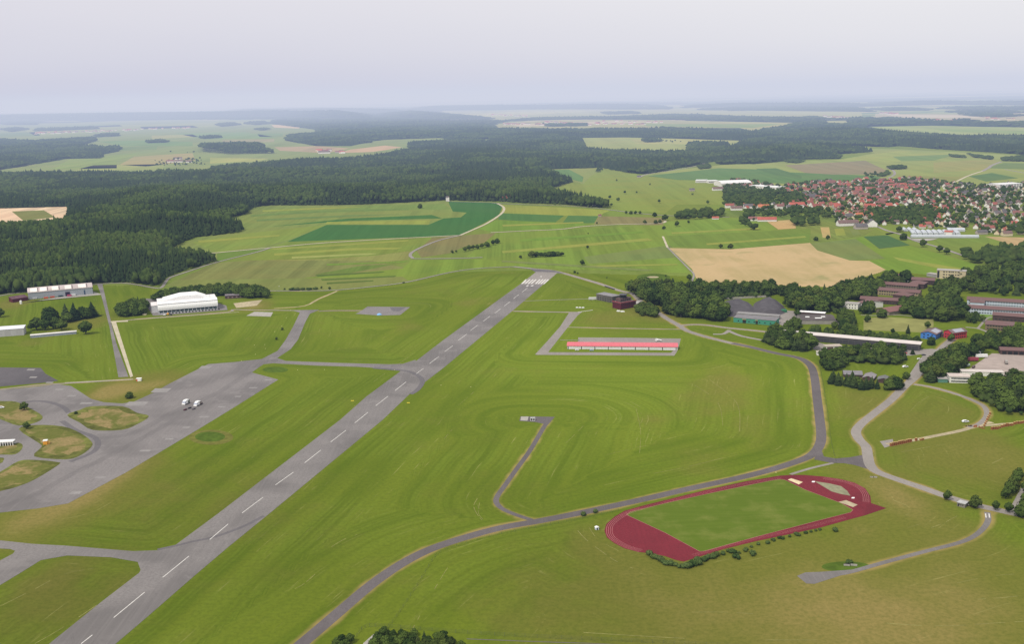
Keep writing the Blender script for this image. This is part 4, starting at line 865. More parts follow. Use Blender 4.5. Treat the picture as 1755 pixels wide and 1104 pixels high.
for (x,y,c_,l_,hh) in ((287.5,540,(.75,.38,.05),'yellow loader standing at the left corner of the white hangar',3),(293,540.6,(.08,.08,.08),'black tractor between the yellow loader and the tubs',2.6),(282,541.2,(.7,.7,.7),'small white van left of the yellow loader',2.2)):
    e=empty('work_vehicle',P(x,y),.1,l_,'vehicle'); m_=paint(c_,.1,1,.5,.4,'machine_paint')
    MB().box(-1.7,-1,.6,1.7,1,1.5).box(-.6,-.9,1.5,1.2,.9,hh).build('body',m_,e)
    for sx_ in (-1.1,1.1):
        for sy_ in (-1.05,.85): MB().prism([(sx_+.55*math.cos(t*PI/4),.55+.55*math.sin(t*PI/4)) for t in range(8)],sy_,sy_+.25,'y').build('wheel',M['black'],e)
# 3 others on the left
r,L_,D_=bld('shed','low brown wooden shed before the hedge, right of the white hangar','shed',(386,512.6),(425,510.2),depth=10,h=4.4,roof='shed',rise=.8,wall=brownwall,roofm=paint((.17,.15,.16),.1,.3,.9,.1,'grey_sheet'))
panes(r,L_,D_,4,1,5,2.4,1.6,1.2,mat=paint((.28,.19,.2),.1,.5,.6,.2,'reddish_shutter'),name='shutter')
r,L_,D_=bld('hangar','pale grey storage hall with a light roof at the left edge','hangar',(-60,582),(41.5,574.6),depth=16,h=8.6,roof='shed',rise=1.2,wall=ribbed((.42,.41,.42),13,0,.08,'hall_panels'),roofm=paint((.66,.67,.72),.05,.2,.7,.2,'light_roof'),over=.3)
r,L_,D_=bld('shed','very long low shed with a pale flat roof, in front of the dark trees','shed',(52.3,579.6),(131,572.6),depth=4.5,h=3.0,roof='shed',rise=.5,wall=paint((.28,.31,.38),.08,.3,.8,.2,'bluish_wall'),roofm=paint((.62,.60,.58),.08,.3,.8,.2,'pale_felt'))
o=tag(MB().box(-1.4,-1.6,0,-.2,1.6,2.6).build('hut',paint((.6,.12,.08),.1,.5,.7,.2,'red_sheet'),None,P(237,653)),'small red and white hut at the corner of the pale drain strip','hut'); MB().box(-.2,-1.6,0,3.2,1.6,2.6).build('annex',M['white'],o); MB().box(-1.7,-1.9,2.6,3.5,1.9,2.8).build('roof',M['white'],o)
e=empty('toilet_cabin',P(78.5,762),.2,'orange site cabin with a white roof on the dry grass island','cabin'); MB().box(-1.7,-1.6,0,1.7,1.6,3.2).build('body',paint((.72,.33,.03),.1,1,.6,.2,'orange_paint'),e); MB().box(-1.8,-1.7,3.2,1.8,1.7,3.9).build('roof',M['white'],e); MB().box(2.0,-1.2,.4,3.4,.8,2.2).build('tank',paint((.5,.28,.05),.2,1,.6,.2,'ochre'),e)
e=empty('shelter',P(-12,766),ang((0,758),(22,757)),'long white open-fronted shelter with four bays at the left edge','shelter')
Ls=(P(22.5,757.5)-P(-12,766)).length; MB().box(0,0,3.2,Ls,6,3.9).box(0,5.8,0,Ls,6,3.2).build('roof',M['white'],e)
for i in range(9): MB().box(i*(Ls-.5)/8,-.1,0,i*(Ls-.5)/8+.45,.35,3.2).build('post',M['white'],e)
# 4 club hangar with the bright pink-red roof
hred=ribbed((.60,.15,.18),1.0,0,.06,'red_sheet_roof')
r,L_,D_=bld('glider_hangar','very long low white hangar with a bright pink-red curved roof','hangar',(972.3,598.6),(1161,600.6),depth=13.5,h=3.6,roof='arch',rise=2.5,wall=paint((.74,.70,.62),.05,.4,.8,.2,'cream_wall'),roofm=hred,over=.5)
nd=16
for i in range(nd):
    MB().box(.6+i*(L_-1.2)/nd+.18,-.12,.12,.6+(i+1)*(L_-1.2)/nd-.18,-.02,3.3).build('sliding_door',paint((.66,.66,.66),.05,.5,.7,.2,'door_sheet',True),r)
for i in range(9): MB().box(.6+i*(L_-2.4)/8-.02,-.22,0,.6+i*(L_-2.4)/8+.75,-.13,3.1).build('door_post',M['black'],r)
MB().box(.3,-.35,3.3,L_-.3,-.04,3.62).build('lintel',M['white'],r)
# 5 control tower and its neighbour
r,L_,D_=bld('office_block','flat-roofed grey concrete block left of the control tower','office',(1022,514),(1049.5,519.5),depth=15,h=8.5,roof='flat',wall=paint((.12,.11,.10),.15,.4,.9,.1,'weathered_concrete'),roofm=paint((.24,.23,.24),.15,.3,.9,.1,'gravel_roof'))
panes(r,L_,D_,6,2,6,1.8,1.2,1.,2.9); panes(r,L_,D_,6,2,4,1.8,1.2,1.,2.9,side='l')
a,rz,L_,D_=frame((1064,531),(1090,526.5),None,17); r=empty('control_tower',a,rz,'dark red timber control tower with a black octagonal glass cab on top','control tower')
MB().box(0,0,0,L_,D_,8).build('wall',darkred,r); MB().box(-.4,-.4,8.003,L_+.4,D_+.4,8.6).build('roof',paint((.20,.17,.15),.15,.3,.9,.1,'gravel_roof'),r); MB().box(-.6,-.6,8.61,L_+.6,-.2,9.6).build('parapet',paint((.30,.04,.07),.1,.5,.8,.1,'red_rail'),r); MB().box(-.6,-.19,8.61,-.2,D_,9.6).build('parapet',paint((.30,.04,.07),.1,.5,.8,.1,'red_rail'),r)
MB().box(L_*.14,D_*.3,8.61,L_*.86,D_*.85,13.2).build('upper_storey',paint((.13,.085,.08),.15,.4,.9,.1,'brown_board'),r)
for k in range(5): MB().box(L_*.14+1.2+k*3.2,D_*.3-.1,10.2,L_*.14+3.2+k*3.2,D_*.3-.01,12).build('window',GLS,r)
cx,cy=L_*.48,D_*.58
MB().cyl(cx,cy,13.2,14.2,5.2,5.2,8).build('gallery',M['black'],r); MB().cyl(cx,cy,14.2,17.4,3.9,4.9,8).build('cab_glass',paint((.02,.025,.03),.2,1,.2,.5,'dark_cab_glass'),r); MB().cyl(cx,cy,17.4,18.1,5.6,5.3,8).build('cab_roof',paint((.09,.09,.10),.1,1,.7,.2,'cab_roof'),r); MB().cyl(cx,cy,18.1,22.5,.14,.08,6).build('antenna',M['steel'],r)
panes(r,L_,D_,7,2,6,1.5,1.2,1.2,3.2)
bld('terrace_shed','low brown outbuilding joined behind the control tower','shed',(1090,527),(1098,521),depth=8,h=3.5,roof='flat',wall=brownwall,roofm=greyroof)
o=empty('white_coach',P(1009,514),-.03,'long white coach parked on the lane left of the grey concrete block','coach'); MB().box(0,-1.3,.5,10.5,1.3,3.3).build('body',M['white'],o); MB().box(.1,-1.36,1.7,10.4,-1.3,2.6).build('window_band',GLS,o)
for x_ in (1.6,8.6): MB().prism([(x_+.5*math.cos(t*PI/4),.5+.5*math.sin(t*PI/4)) for t in range(8)],-1.38,-1.1,'y').build('wheel',M['black'],o)
for k in range(3):
    e=empty('trailer',P(987+k*5.2,528.6+.1*k),.05,['white glider trailer with a rounded tail, left of three on the grass','white glider trailer in the middle of the three on the grass','shorter white glider trailer at the right end of the three'][k],'trailer')
    MB().prism([(0,.5),(3.2,.5),(3.2,1.3),(2.6,1.8),(.5,1.9),(0,1.4)],-.8,.8,'y').build('body',M['white'],e); MB().box(1.5,-.9,0,1.9,.9,.5).build('axle',M['black'],e)
for k in range(2):
    e=empty('boat_cover',P(1057+k*7,534.2+.8*k),.1,['white sheeted trailer on the grass before the control tower, left one','white sheeted trailer on the grass before the control tower, right one'][k],'trailer')
    MB().prism([(0,0),(5,0),(5,.9),(3.4,1.6),(1.2,1.6),(0,.9)],-1.1,1.1,'y').build('cover',M['white'],e)
for k in range(7):
    e=empty('parked_car',P(1038+k*2.35,492+k*.75),-1.15,'dark car in the row parked behind the grey concrete block','car','dark cars parked behind the concrete block')
    MB().prism([(-2.1,.3),(2.1,.3),(2.1,.85),(1.3,.95),(.7,1.45),(-1.2,1.45),(-1.9,.95),(-2.1,.85)],-.85,.85,'y').build('body',paint((.025,.025,.03),.1,1,.4,.5,'dark_car_paint'),e)
    MB().prism([(-1.1,.97),(1.1,.97),(.65,1.38),(-1.05,1.38)],-.87,.87,'y').build('window',GLS,e)
# 6 green works building
r,L_,D_=bld('works_building','green metal-clad works building with a grey roof below the dark covered mounds','works building',(1257,552.5),(1329,558.5),None,17,h=6,roof='shed',rise=.8,wall=greenwall,roofm=paint((.20,.19,.20),.12,.3,.9,.1,'grey_works_roof'))
for x_,w_ in ((.22,4.2),(.53,2.8)):
    MB().box(L_*x_,-.16,0,L_*x_+w_,-.02,4.4).build('gate',GLS,r); MB().box(L_*x_-.3,-1.2,4.6,L_*x_+w_+.3,-.02,4.9).build('canopy',paint((.62,.45,.2),.1,.5,.8,.1,'ochre_canopy'),r)
panes(r,L_,D_,5,1,7,1.5,1.6,1.6,margin=L_*.62/1.0 if False else 3)
bld('store_roof','grey flat-roofed store along the back of the green works building','store',(1262,543),(1334,548.5),depth=11,h=4.3,roof='flat',wall=greyroof,roofm=paint((.26,.25,.25),.12,.3,.9,.1,'store_felt'))
o=tag(MB().box(-5,-3,0,5,3,3).box(-5.2,-3.2,3,5.2,3.2,3.2).build('green_container',paint((.03,.17,.08),.1,.5,.7,.2,'green_sheet'),None,P(1341,535)),'small dark green container store at the foot of the right-hand mound','container')
# covered mounds
def mound(name,label,pts,H,mat):
    w=smooth(W(pts),4,True); xs=[a for a,_ in w]; ys=[b for _,b in w]; st=2.0
    gx=np.arange(min(xs)-st,max(xs)+st,st); gy=np.arange(min(ys)-st,max(ys)+st,st); X,Y=np.meshgrid(gx,gy)
    d,_=segdist(X.ravel(),Y.ravel(),w,True); ins=inpoly(X.ravel(),Y.ravel(),w); d=np.where(ins,d,0)
    t=np.clip(d/11,0,1); Z=H*t*t*(3-2*t); k=len(gx); fs=[]
    for j in range(len(gy)-1):
        for i in range(k-1):
            q=(j*k+i,j*k+i+1,(j+1)*k+i+1,(j+1)*k+i)
            if any(ins[list(q)]): fs.append(q)
    me=bpy.data.meshes.new(name); me.from_pydata([(float(a),float(b),float(c)) for a,b,c in zip(X.ravel(),Y.ravel(),Z)],[],fs); me.materials.append(mat); me.shade_smooth()
    bm=bmesh.new(); bm.from_mesh(me); bmesh.ops.delete(bm, geom=[v for v in bm.verts if not v.link_faces], context='VERTS'); bm.to_mesh(me); bm.free()
    return tag(link(name,me),label,'mound')
dk=paint((.085,.078,.085),.18,.12,.9,.1,'bitumen_cover',True)
mound('covered_mound','left of the two dark grey covered mounds behind the green building',[(1232,521),(1277,516),(1295,538),(1240,542)],4.6,dk)
mound('covered_mound','right and taller dark grey covered mound behind the green building',[(1291,523),(1306,514),(1328,513),(1348,536),(1303,541)],5.4,dk)
tag(MB().box(0,-.4,0,66,.4,2.6).build('retaining_wall',M['concrete'],None,P(1234,514)),'pale concrete retaining wall along the top of the dark mounds','wall').rotation_euler=(0,0,ang((1234,514),(1305,510)))
# 7 dark-roofed workshop with white canopy
r,L_,D_=bld('workshop','workshop with wide dark roofs and three white skylights, among trees','workshop',(1374,556),(1432,556),depth=34,h=5,roof='gable',rise=2.2,wall=paint((.30,.28,.26),.1,.3,.9,.1,'grey_brick'),roofm=darkroof)
for x_,y_,l_ in ((.15,.30,5),(.42,.18,8),(.62,.32,5)):
    z_=5+2.2*(y_*2)+.28; MB().add([(L_*x_,D_*y_,z_),(L_*x_+l_,D_*y_,z_),(L_*x_+l_,D_*(y_+.09),z_+.4),(L_*x_,D_*(y_+.09),z_+.4)],[(0,1,2,3)]).build('skylight',M['white'],r)
bld('canopy_hall','long narrow building with a bright white roof behind the dark-roofed workshop','hall',(1370,542),(1413,545),depth=8,h=5.5,roof='flat',wall=brownwall,roofm=paint((.85,.84,.84),.04,.3,.6,.2,'bright_roof'))
r,L_,D_=bld('office_block','two-storey grey-roofed office block half hidden behind trees','office',(1423,527),(1470,531),depth=12,h=7,roof='flat',wall=whitew,roofm=greyroof); panes(r,L_,D_,7,2,9,1.6,1.3,1.2,3.4)
# 8 long vehicle hall with white roof
r,L_,D_=bld('vehicle_hall','very long dark vehicle hall under a flat whitish roof','hall',(1339,580.5),(1575.5,602),depth=13,h=7.2,roof='flat',wall=paint((.10,.095,.095),.12,.3,.9,.1,'dark_hall_wall'),roofm=paint((.60,.545,.52),.07,.15,.8,.1,'pale_roofing',True),over=1.)
nb=22
for i in range(nb): MB().box(1+i*(L_-2)/nb+.3,-.2,.1,1+(i+1)*(L_-2)/nb-.3,-.02,4.8).build('bay_door',paint((.055,.055,.06),.15,.5,.7,.2,'grey_bay_door'),r)
# 9 white garages
r,L_,D_=bld('garage','white garage with two wide dark doors and a flat pale roof','garage',(1415,601.5),(1443,600.5),depth=9,h=4.6,roof='flat',wall=whitew,roofm=paint((.42,.36,.31),.1,.3,.9,.1,'tan_felt'))
for x_ in (.08,.54): MB().box(L_*x_,-.1,0,L_*(x_+.38),-.02,3.9).build('door',paint((.12,.07,.07),.2,.5,.8,.1,'brown_door'),r)
r,L_,D_=bld('garage','lower white building with four small dark windows below the white garage','garage',(1400,609.5),(1428,610),depth=7,h=3.2,roof='flat',wall=whitew,roofm=paint((.42,.38,.33),.1,.3,.9,.1,'tan_felt'))
panes(r,L_,D_,3,1,4,2.4,1.6,.9)
# 10 grey bungalow group
bld('bungalow','grey-roofed bungalow behind the row of dark firs, larger left part','bungalow',(1446,647),(1478,648),depth=14,h=3,roof='gable',rise=2.2,wall=brownwall,roofm=paint((.20,.19,.205),.1,.4,.9,.1,'slate'))
bld('bungalow','grey-roofed bungalow wing joined to the right of the larger one','bungalow',(1478,652),(1497,654),depth=16,h=2.8,roof='gabley',rise=2,wall=brownwall,roofm=paint((.25,.23,.24),.1,.4,.9,.1,'slate2'))
bld('hut','small dark hut with a ridged grey roof nearest the pale road','hut',(1503,656),(1525,658),depth=12,h=3,roof='gabley',rise=2,wall=brownwall,roofm=paint((.16,.16,.16),.1,.4,.9,.1,'slate3'))
# 11 blue and red houses with solar roofs
for nm,p1,p2,p3,wm,lb,h_ in (('community_house',(1577.5,579.8),(1603,583),(1610,571.5),bluewall,'bright blue house with a brown roof and a pale solar array',6.3),('community_house',(1617,578.5),(1632,582.5),(1657,569),redwall,'bright red house with a brown roof and a pale solar array',7.6)):
    r,L_,D_=bld(nm,lb,'house',p1,p2,None,24 if 'blue' in lb else 21,h=h_,roof='gabley',rise=2.6,wall=wm,roofm=paint((.17,.12,.12),.12,.4,.9,.1,'brown_roof'),over=.8)
    k=2.6/(L_/2); y0,y1=D_*.2,D_*.85
    MB().add([(L_*.55,y0,h_+2.6-k*L_*.05+.3),(L_*.98,y0,h_+2.6-k*L_*.48+.3),(L_*.98,y1,h_+2.6-k*L_*.48+.3),(L_*.55,y1,h_+2.6-k*L_*.05+.3)],[(0,1,2,3)]).build('solar_array',paint((.30,.31,.36),.08,.8,.3,.5,'solar_glass'),r)
    panes(r,L_,D_,h_,2,3,1.8,1.4,1.,3.1); panes(r,L_,D_,h_,2,6,1.8,1.4,1.,3.1,side='r')
bld('link_building','low dark connecting wing between the blue and the red house','wing',(1603,578),(1619,578.5),depth=7,h=3.6,roof='flat',wall=brownwall,roofm=darkroof)
# 12 barracks
def barrack(label,p1,p2,depth,h,wall,rows,n,roof='gable',rise=1.8,grp=None):
    depth*=1.35; rise*=1.35; h*=1.08
    r,L_,D_=bld('barrack_block',label,'barrack',p1,p2,depth=depth,h=h,roof=roof,rise=rise,wall=wall,roofm=brownroof,over=.8,group=grp)
    panes(r,L_,D_,h,rows,n,1.9,1.4,1.1,h/rows); return r
barrack('long pale blue barrack with a brown roof, rear one of the pair on the right',(1657,522),(1800,531),13,6.2,bluewhite,2,30)
barrack('long pale blue barrack with a brown roof, front one of the pair on the right',(1648,536.5),(1800,546),13,6.4,bluewhite,2,32)
barrack('brown-roofed cross wing rising behind the front pale blue barrack',(1662,527.5),(1686,529),16,6.8,bluewhite,1,4,'hip',2.2)
barrack('dark brown-roofed block below the pale blue barracks, rear one',(1701,549),(1800,556),11,6.,brownwall,1,14)
barrack('dark brown block with tan window bands in front of the pale blue barracks',(1688,565.5),(1736,569),18,6.2,paint((.20,.15,.10),.1,.4,.9,.1,'tan_brick'),2,9,'hip',2)
barrack('brown-roofed barrack furthest back in the left group',(1533,480),(1550,481),10,5.5,brownwall,1,3)
barrack('brown-roofed barrack with a stepped roof near the beige block',(1562,487),(1601,489),14,6,brownwall,2,8)
barrack('long brown-roofed barrack in the second row of the left group',(1509,494.5),(1571,499),12,6,paint((.17,.14,.11),.1,.4,.9,.1,'brown_brick'),2,14)
barrack('hip-roofed brown pavilion right of the second barrack row',(1558,494),(1583,496),16,6.6,brownwall,1,4,'hip',2.2)
barrack('long brown-roofed barrack in the third row above the beige windows',(1504,505.5),(1575,511),13,6.4,paint((.30,.24,.15),.1,.4,.9,.1,'sand_brick'),2,16)
barrack('square brown pavilion in front of the third barrack row',(1530,513),(1556,516),14,6,brownwall,1,4,'hip',2.4)
barrack('long low brown-roofed barrack in the nearest row of the left group',(1474,519),(1541,523),11,5,brownwall,1,12)
barrack('white-ended brown-roofed block beside the office block',(1470,527),(1481,530),22,6.5,whitew,2,2)
r,L_,D_=bld('church_hall','brown-roofed gabled hall standing alone at the meadow edge','hall',(1501,536),(1524,541),(1537,527),h=4.6,roof='gabley',rise=3.,wall=paint((.22,.19,.14),.1,.4,.9,.1,'sand_brick2'),roofm=ribbed((.21,.10,.09),.6,1,.1,'reddish_tiles'),over=.9)
r,L_,D_=bld('office_block','three-storey beige block with rows of paired dark windows, behind the camp trees','office',(1605,477.3),(1654.5,480),depth=13,h=12.6,roof='flat',wall=beige,roofm=paint((.36,.34,.32),.1,.3,.9,.1,'block_roof'),over=.5)
panes(r,L_,D_,12.6,3,6,1.5,1.6,1.6,4.1,margin=7); panes(r,L_,D_,12.6,3,7,1.3,1.6,1.6,4.1,margin=9.0); MB().box(.6,-.15,1,3.6,-.02,11.6).build('stair_window',GLS,r)
bld('annex_block','low grey annex at the left foot of the beige block','annex',(1588,473.5),(1605,476),depth=10,h=4.4,roof='flat',wall=paint((.28,.27,.27),.1,.4,.9,.1,'grey_render'),roofm=greyroof)
# 13 yard buildings
r,L_,D_=bld('depot_hall','long brown-roofed depot hall beside the concrete yard','hall',(1714,607.5),(1800,611),depth=13,h=4.6,roof='gable',rise=2,wall=brownwall,roofm=brownroof); 
for i in range(8): MB().box(2+i*5.5,-.15,0,6+i*5.5,-.02,3.4).build('bay_door',M['black'],r)
r,L_,D_=bld('depot_office','white two-storey depot office with dark window rows, partly hidden by firs','office',(1627,656.5),(1663,657.5),depth=12,h=6.2,roof='flat',wall=whitew,roofm=paint((.52,.45,.41),.1,.3,.9,.1,'pink_felt')); panes(r,L_,D_,6.2,2,8,2.2,1.2,1.1,2.9)
bld('depot_wing','low pale-roofed wing behind the white depot office','wing',(1648,644),(1720,646),depth=9,h=4,roof='flat',wall=whitew,roofm=paint((.55,.50,.47),.08,.3,.9,.1,'pale_felt2'))
bld('hut','grey hut with a green edge left of the white depot office','hut',(1608,656),(1624,656.5),depth=9,h=3.6,roof='flat',wall=paint((.10,.22,.17),.1,.4,.9,.1,'green_grey'),roofm=greyroof)
for lb,x,y,l_,h_,c_ in (('grey and white box trailer at the top left of the concrete yard',1662,609,11,4,(.55,.54,.53)),('white box trailer right of the grey one on the concrete yard',1672,613.5,12,3.8,(.76,.76,.76)),('dark red box trailer at the near left edge of the concrete yard',1656,619.5,12,4,(.28,.05,.07)),('pale green container below the dark red trailer',1644.5,628.5,10,2.6,(.55,.68,.6))):
    e=empty('box_trailer',P(x,y),-.03,lb,'trailer'); MB().box(0,-1.3,.9,l_,1.3,h_).build('box',paint(c_,.1,.6,.6,.3,'trailer_paint'),e); MB().box(1,-1,.2,2.6,1,.9).build('running_gear',M['black'],e); MB().box(l_-3,-1,.2,l_-1,1,.9).build('running_gear',M['black'],e)
# ---- vehicles
def carmesh():
    b=MB().prism([(-2.2,.35),(2.2,.35),(2.2,.9),(1.25,1.0),(.65,1.48),(-1.3,1.48),(-2.0,1.0),(-2.2,.85)],-.88,.88,'y').mesh('body',M['white'])
    g=MB().prism([(-1.75,1.0),(1.15,1.0),(.62,1.42),(-1.25,1.42)],-.90,.90,'y').mesh('window',GLS)
    wv=[]
    for x in (-1.4,1.4):
        for y in (-.92,.70): wv.append(MB().prism([(x+.34*math.cos(t*PI/5),.34+.34*math.sin(t*PI/5)) for t in range(10)],y,y+.22,'y').mesh('wheel',M['black']))
    return b,g,wv
CM=carmesh()
def car(x,y,rz,col,label,cat='car',s=1.,name='parked_car'):
    e=empty(name,P(x,y),rz,label,cat); e.scale=(s,s,s*1.05)
    me=CM[0].copy(); me.materials.clear(); me.materials.append(paint(col,.05,1,.35,.5,'car_paint')); link('body',me,e); link('window',CM[1],e)
    for w_ in CM[2]: link('wheel',w_,e)
    return e
RD=ang((1527,686),(1605,608))
car(1575.5,616.5,.05,(.75,.75,.75),'white car parked across the wide pale road'); car(1583,609.5,.05,(.05,.05,.06),'black car beside the white one on the pale road'); car(1550,610,-.4,(.7,.7,.7),'white car at the right end of the long hall yard')
car(1551,606.5,-.3,(.5,.04,.05),'red car at the right end of the long hall yard'); car(1551.5,630,.3,(.75,.75,.75),'white van parked under the trees left of the pale road','van',1.35,'parked_van')
car(1528,593.5,0,(.6,.04,.07),'bright red covered car before the long dark hall','car',1.5); car(1554,594,0,(.6,.6,.6),'silver car at the wall of the long dark hall'); car(1505,590,0,(.65,.65,.66),'pale car left of the red covered one by the long hall')
car(1654.5,724,.1,(.72,.74,.76),'white car standing on the grass inside the loop road','car',1.25); car(1124.5,536.5,-.9,(.04,.04,.04),'dark car on the road right of the control tower')
car(692,485,.25,(.03,.03,.03),'black car driving on the perimeter road left of the runway head')
car(2,700,.2,(.75,.75,.75),'white car at the left edge on the dry island','car',1.2); car(1424,548,.2,(.4,.4,.42),'grey car in the lane by the workshop')
car(989,601,0,(.75,.75,.76),'white car at an open door of the pink-roofed hangar','car',1.); car(1014,601.5,0,(.35,.45,.6),'blue-grey car before the pink-roofed hangar'); 
def truck(x,y,rz,label,cab,boxc,s=1.):
    e=empty('lorry',P(x,y),rz,label,'lorry'); e.scale=(s,s,s)
    MB().box(0,-1.25,1.1,6,1.25,3.4).build('load_bed',paint(boxc,.12,.8,.6,.2,'load_paint'),e); MB().box(6.3,-1.2,.7,8.2,1.2,2.9).build('cab',paint(cab,.08,1,.4,.4,'cab_paint'),e); MB().box(7.6,-1.1,1.8,8.24,1.1,2.7).build('windscreen',GLS,e); MB().box(0,-.9,.6,8,.9,1.05).build('chassis',M['black'],e)
    for q in (1.2,2.4,7.2):
        for y_ in (-1.3,1.0): MB().prism([(q+.5*math.cos(t*PI/4),.5+.5*math.sin(t*PI/4)) for t in range(8)],y_,y_+.3,'y').build('wheel',M['black'],e)
truck(1725,625,1.25,'grey tipper lorry standing on the concrete yard',(.3,.1,.1),(.32,.3,.28)); truck(1667,632,.9,'small dark brown lorry near the white depot office',(.12,.06,.05),(.14,.10,.09),.75)
# two white sweepers on the apron and their trailed gear
def sweeper(x,y,label,rear):
    e=empty('service_vehicle',P(x,y),ang((314,693),(334,684)),label,'service vehicle')
    MB().prism([(-4.2,.9),(3.4,.9),(3.6,1.6),(3.2,3.3),(2.2,4.1),(-1.2,4.3),(-3.2,3.4),(-4.2,1.9)],-1.6,1.6,'y').build('body',M['white'],e)
    MB().prism([(-4.24,2.0),(-3.3,3.3),(-2.4,3.6),(-3.,1.9)],-1.66,1.66,'y').build('windscreen',paint((.30,.33,.42),.1,1,.3,.5,'pale_glass'),e)
    MB().box(-4.9,-1.7,.5,-3.9,1.7,1.2).build('bumper',M['white'],e)
    MB().box(.6,-1.66,1.0,3.2,-1.6,3.4).build('side_opening',rear,e); MB().box(1.3,-1.72,1.8,2.2,-1.67,2.8).build('side_hatch',paint((.5,.5,.42),.1,1,.6,.2,'hatch'),e)
    for q in (-2.8,-1.6,2.4):
        for y_ in (-1.7,1.4): MB().prism([(q+.55*math.cos(t*PI/4),.55+.55*math.sin(t*PI/4)) for t in range(8)],y_,y_+.3,'y').build('wheel',M['black'],e)
    return e
sweeper(319.5,692.5,'white rounded service vehicle on the apron, left one with the dark green side opening',paint((.035,.05,.015),.3,1,.8,.1,'green_gear'))
e=sweeper(339.5,695,'white rounded service vehicle on the apron, right one with brown gear at its side',paint((.14,.08,.06),.3,1,.8,.1,'brown_gear')); MB().box(3.8,-1.4,.3,5.2,1.4,1.6).build('rear_broom',brownwall,e)
for (x,y,l_,c_) in ((317.5,703.5,'low dark red cart left of the pair of white service vehicles',(.06,.01,.02)),(325,700.5,'low black cart in the middle between the white service vehicles',(.02,.02,.025)),(332,702,'low grey towing frame in front of the right white service vehicle',(.10,.09,.10))):
    e=empty('tow_cart',P(x,y),ang((314,703),(334,694)),l_,'cart'); MB().box(-1.7,-.8,.3,1.7,.8,1.1).build('bed',paint(c_,.2,1,.7,.2,'cart_paint'),e); MB().box(1.7,-.08,.35,3.6,.08,.5).build('drawbar',M['black'],e)
    for q in (-1,1):
        for y_ in (-.95,.75): MB().prism([(q+.32*math.cos(t*PI/4),.32+.32*math.sin(t*PI/4)) for t in range(8)],y_,y_+.2,'y').build('wheel',M['black'],e)
# light aircraft behind the club hangar
e=empty('light_aircraft',P(1128,585.5),.55,'small white light aircraft parked behind the pink-roofed hangar','aircraft')
MB().prism([(-3.8,1.5),(2.6,1.0),(3.2,1.3),(2.6,1.75),(1,2.3),(-.4,2.3),(-3.8,1.8)],-.55,.55,'y').build('fuselage',M['white'],e); MB().box(-.2,-5.2,2.3,1.3,5.2,2.45).build('wing',M['white'],e); MB().box(-3.9,-1.7,1.7,-3.1,1.7,1.8).build('tailplane',M['white'],e)
MB().prism([(-4.,1.7),(-3.1,1.7),(-3.7,3.2),(-4.1,3.2)],-.06,.06,'y').build('fin',M['white'],e); MB().box(3.2,-.9,1.25,3.26,.9,1.42).build('propeller',M['black'],e); MB().prism([(.3,1.75),(1.5,1.75),(1,2.2),(.2,2.25)],-.57,.57,'y').build('canopy_glass',GLS,e)
for x_,y_ in ((2.1,-.1),(.2,-1.2),(.2,1.0)): MB().prism([(x_+.3*math.cos(t*PI/4),.3+.3*math.sin(t*PI/4)) for t in range(8)],y_,y_+.18,'y').build('wheel',M['black'],e)
# blue covered dish, black cabin, huts, markers
e=empty('covered_turntable',P(650,540),0,'round pale blue cover at the edge of the small concrete stand','cover'); MB().cyl(0,0,0,1.2,3.2,3.0,18).cyl(0,0,1.2,2.2,3.,1.2,18).build('cover',paint((.20,.42,.72),.06,1,.5,.3,'blue_tarpaulin'),e); MB().cyl(0,0,0,.15,3.5,3.5,18).build('base',M['steel'],e)
e=empty('instrument_cabin',P(913,721),.05,'black and white instrument cabin at the end of the narrow path','cabin')
MB().box(-2,-1.3,0,2,1.3,2.5).build('body',M['white'],e); MB().box(-1.6,-1.36,.4,-.3,-1.3,2.1).build('door',M['black'],e); MB().box(.2,-1.36,.5,1.6,-1.3,2.).build('vent',M['black'],e); MB().box(-2.2,-1.5,2.5,2.2,1.5,2.7).build('roof',paint((.4,.4,.4),.1,1,.8,.1,'cabin_roof'),e)
MB().box(-2.06,-.9,.4,-2,.9,2.1).build('louvre',M['black'],e)
e=empty('score_cabin',P(1023,908),.3,'tiny white cabin on the grass left of the red running track','cabin'); MB().box(-1.1,-1,0,1.1,1,1.7).build('body',paint((.5,.56,.64),.1,1,.7,.2,'cabin_blue'),e); MB().prism([(-1.3,1.7),(1.3,1.7),(0,2.2)],-1.2,1.2,'y').build('roof',M['white'],e); MB().box(-.4,-1.05,0,.3,-1,1.4).build('door',M['black'],e)
r,L_,D_=bld('brick_shelter','small grey flat-roofed shelter beside the road between two young trees','shelter',(1640,868),(1653.5,871.5),depth=5,h=2.7,roof='flat',wall=paint((.21,.19,.165),.1,.5,.9,.1,'shelter_brick'),roofm=paint((.42,.42,.43),.1,.5,.8,.1,'shelter_roof'),over=.25)
panes(r,L_,D_,2.7,1,3,.7,1.,1.2,margin=.8); MB().box(.5,-.08,0,1.2,-.02,2.0).build('door',M['black'],r)
def ditch(x,y,s,label,rz):
    e=empty('culvert_head',P(x,y),rz,label,'culvert'); 
    MB().box(-3*s,-.9*s,0,-.2*s,-.5*s,1.0).build('wing_wall',M['concrete'],e); MB().box(.2*s,-.2*s,0,3.2*s,.25*s,1.1).build('wing_wall',M['concrete'],e); MB().box(-2.6*s,.1*s,0,.2*s,.5*s,.9).build('back_wall_slab',paint((.06,.055,.05),.2,1,.9,0,'dark_slab'),e); return e
ditch(1497,819,.8,'dark concrete culvert head on dry grass above the right end of the track',-.35); ditch(1457,970,1.25,'broken pale concrete culvert in a green hollow by the lower driveway',-.25)
ym=paint((.75,.62,.06),.06,1,.6,.3,'yellow_marker')
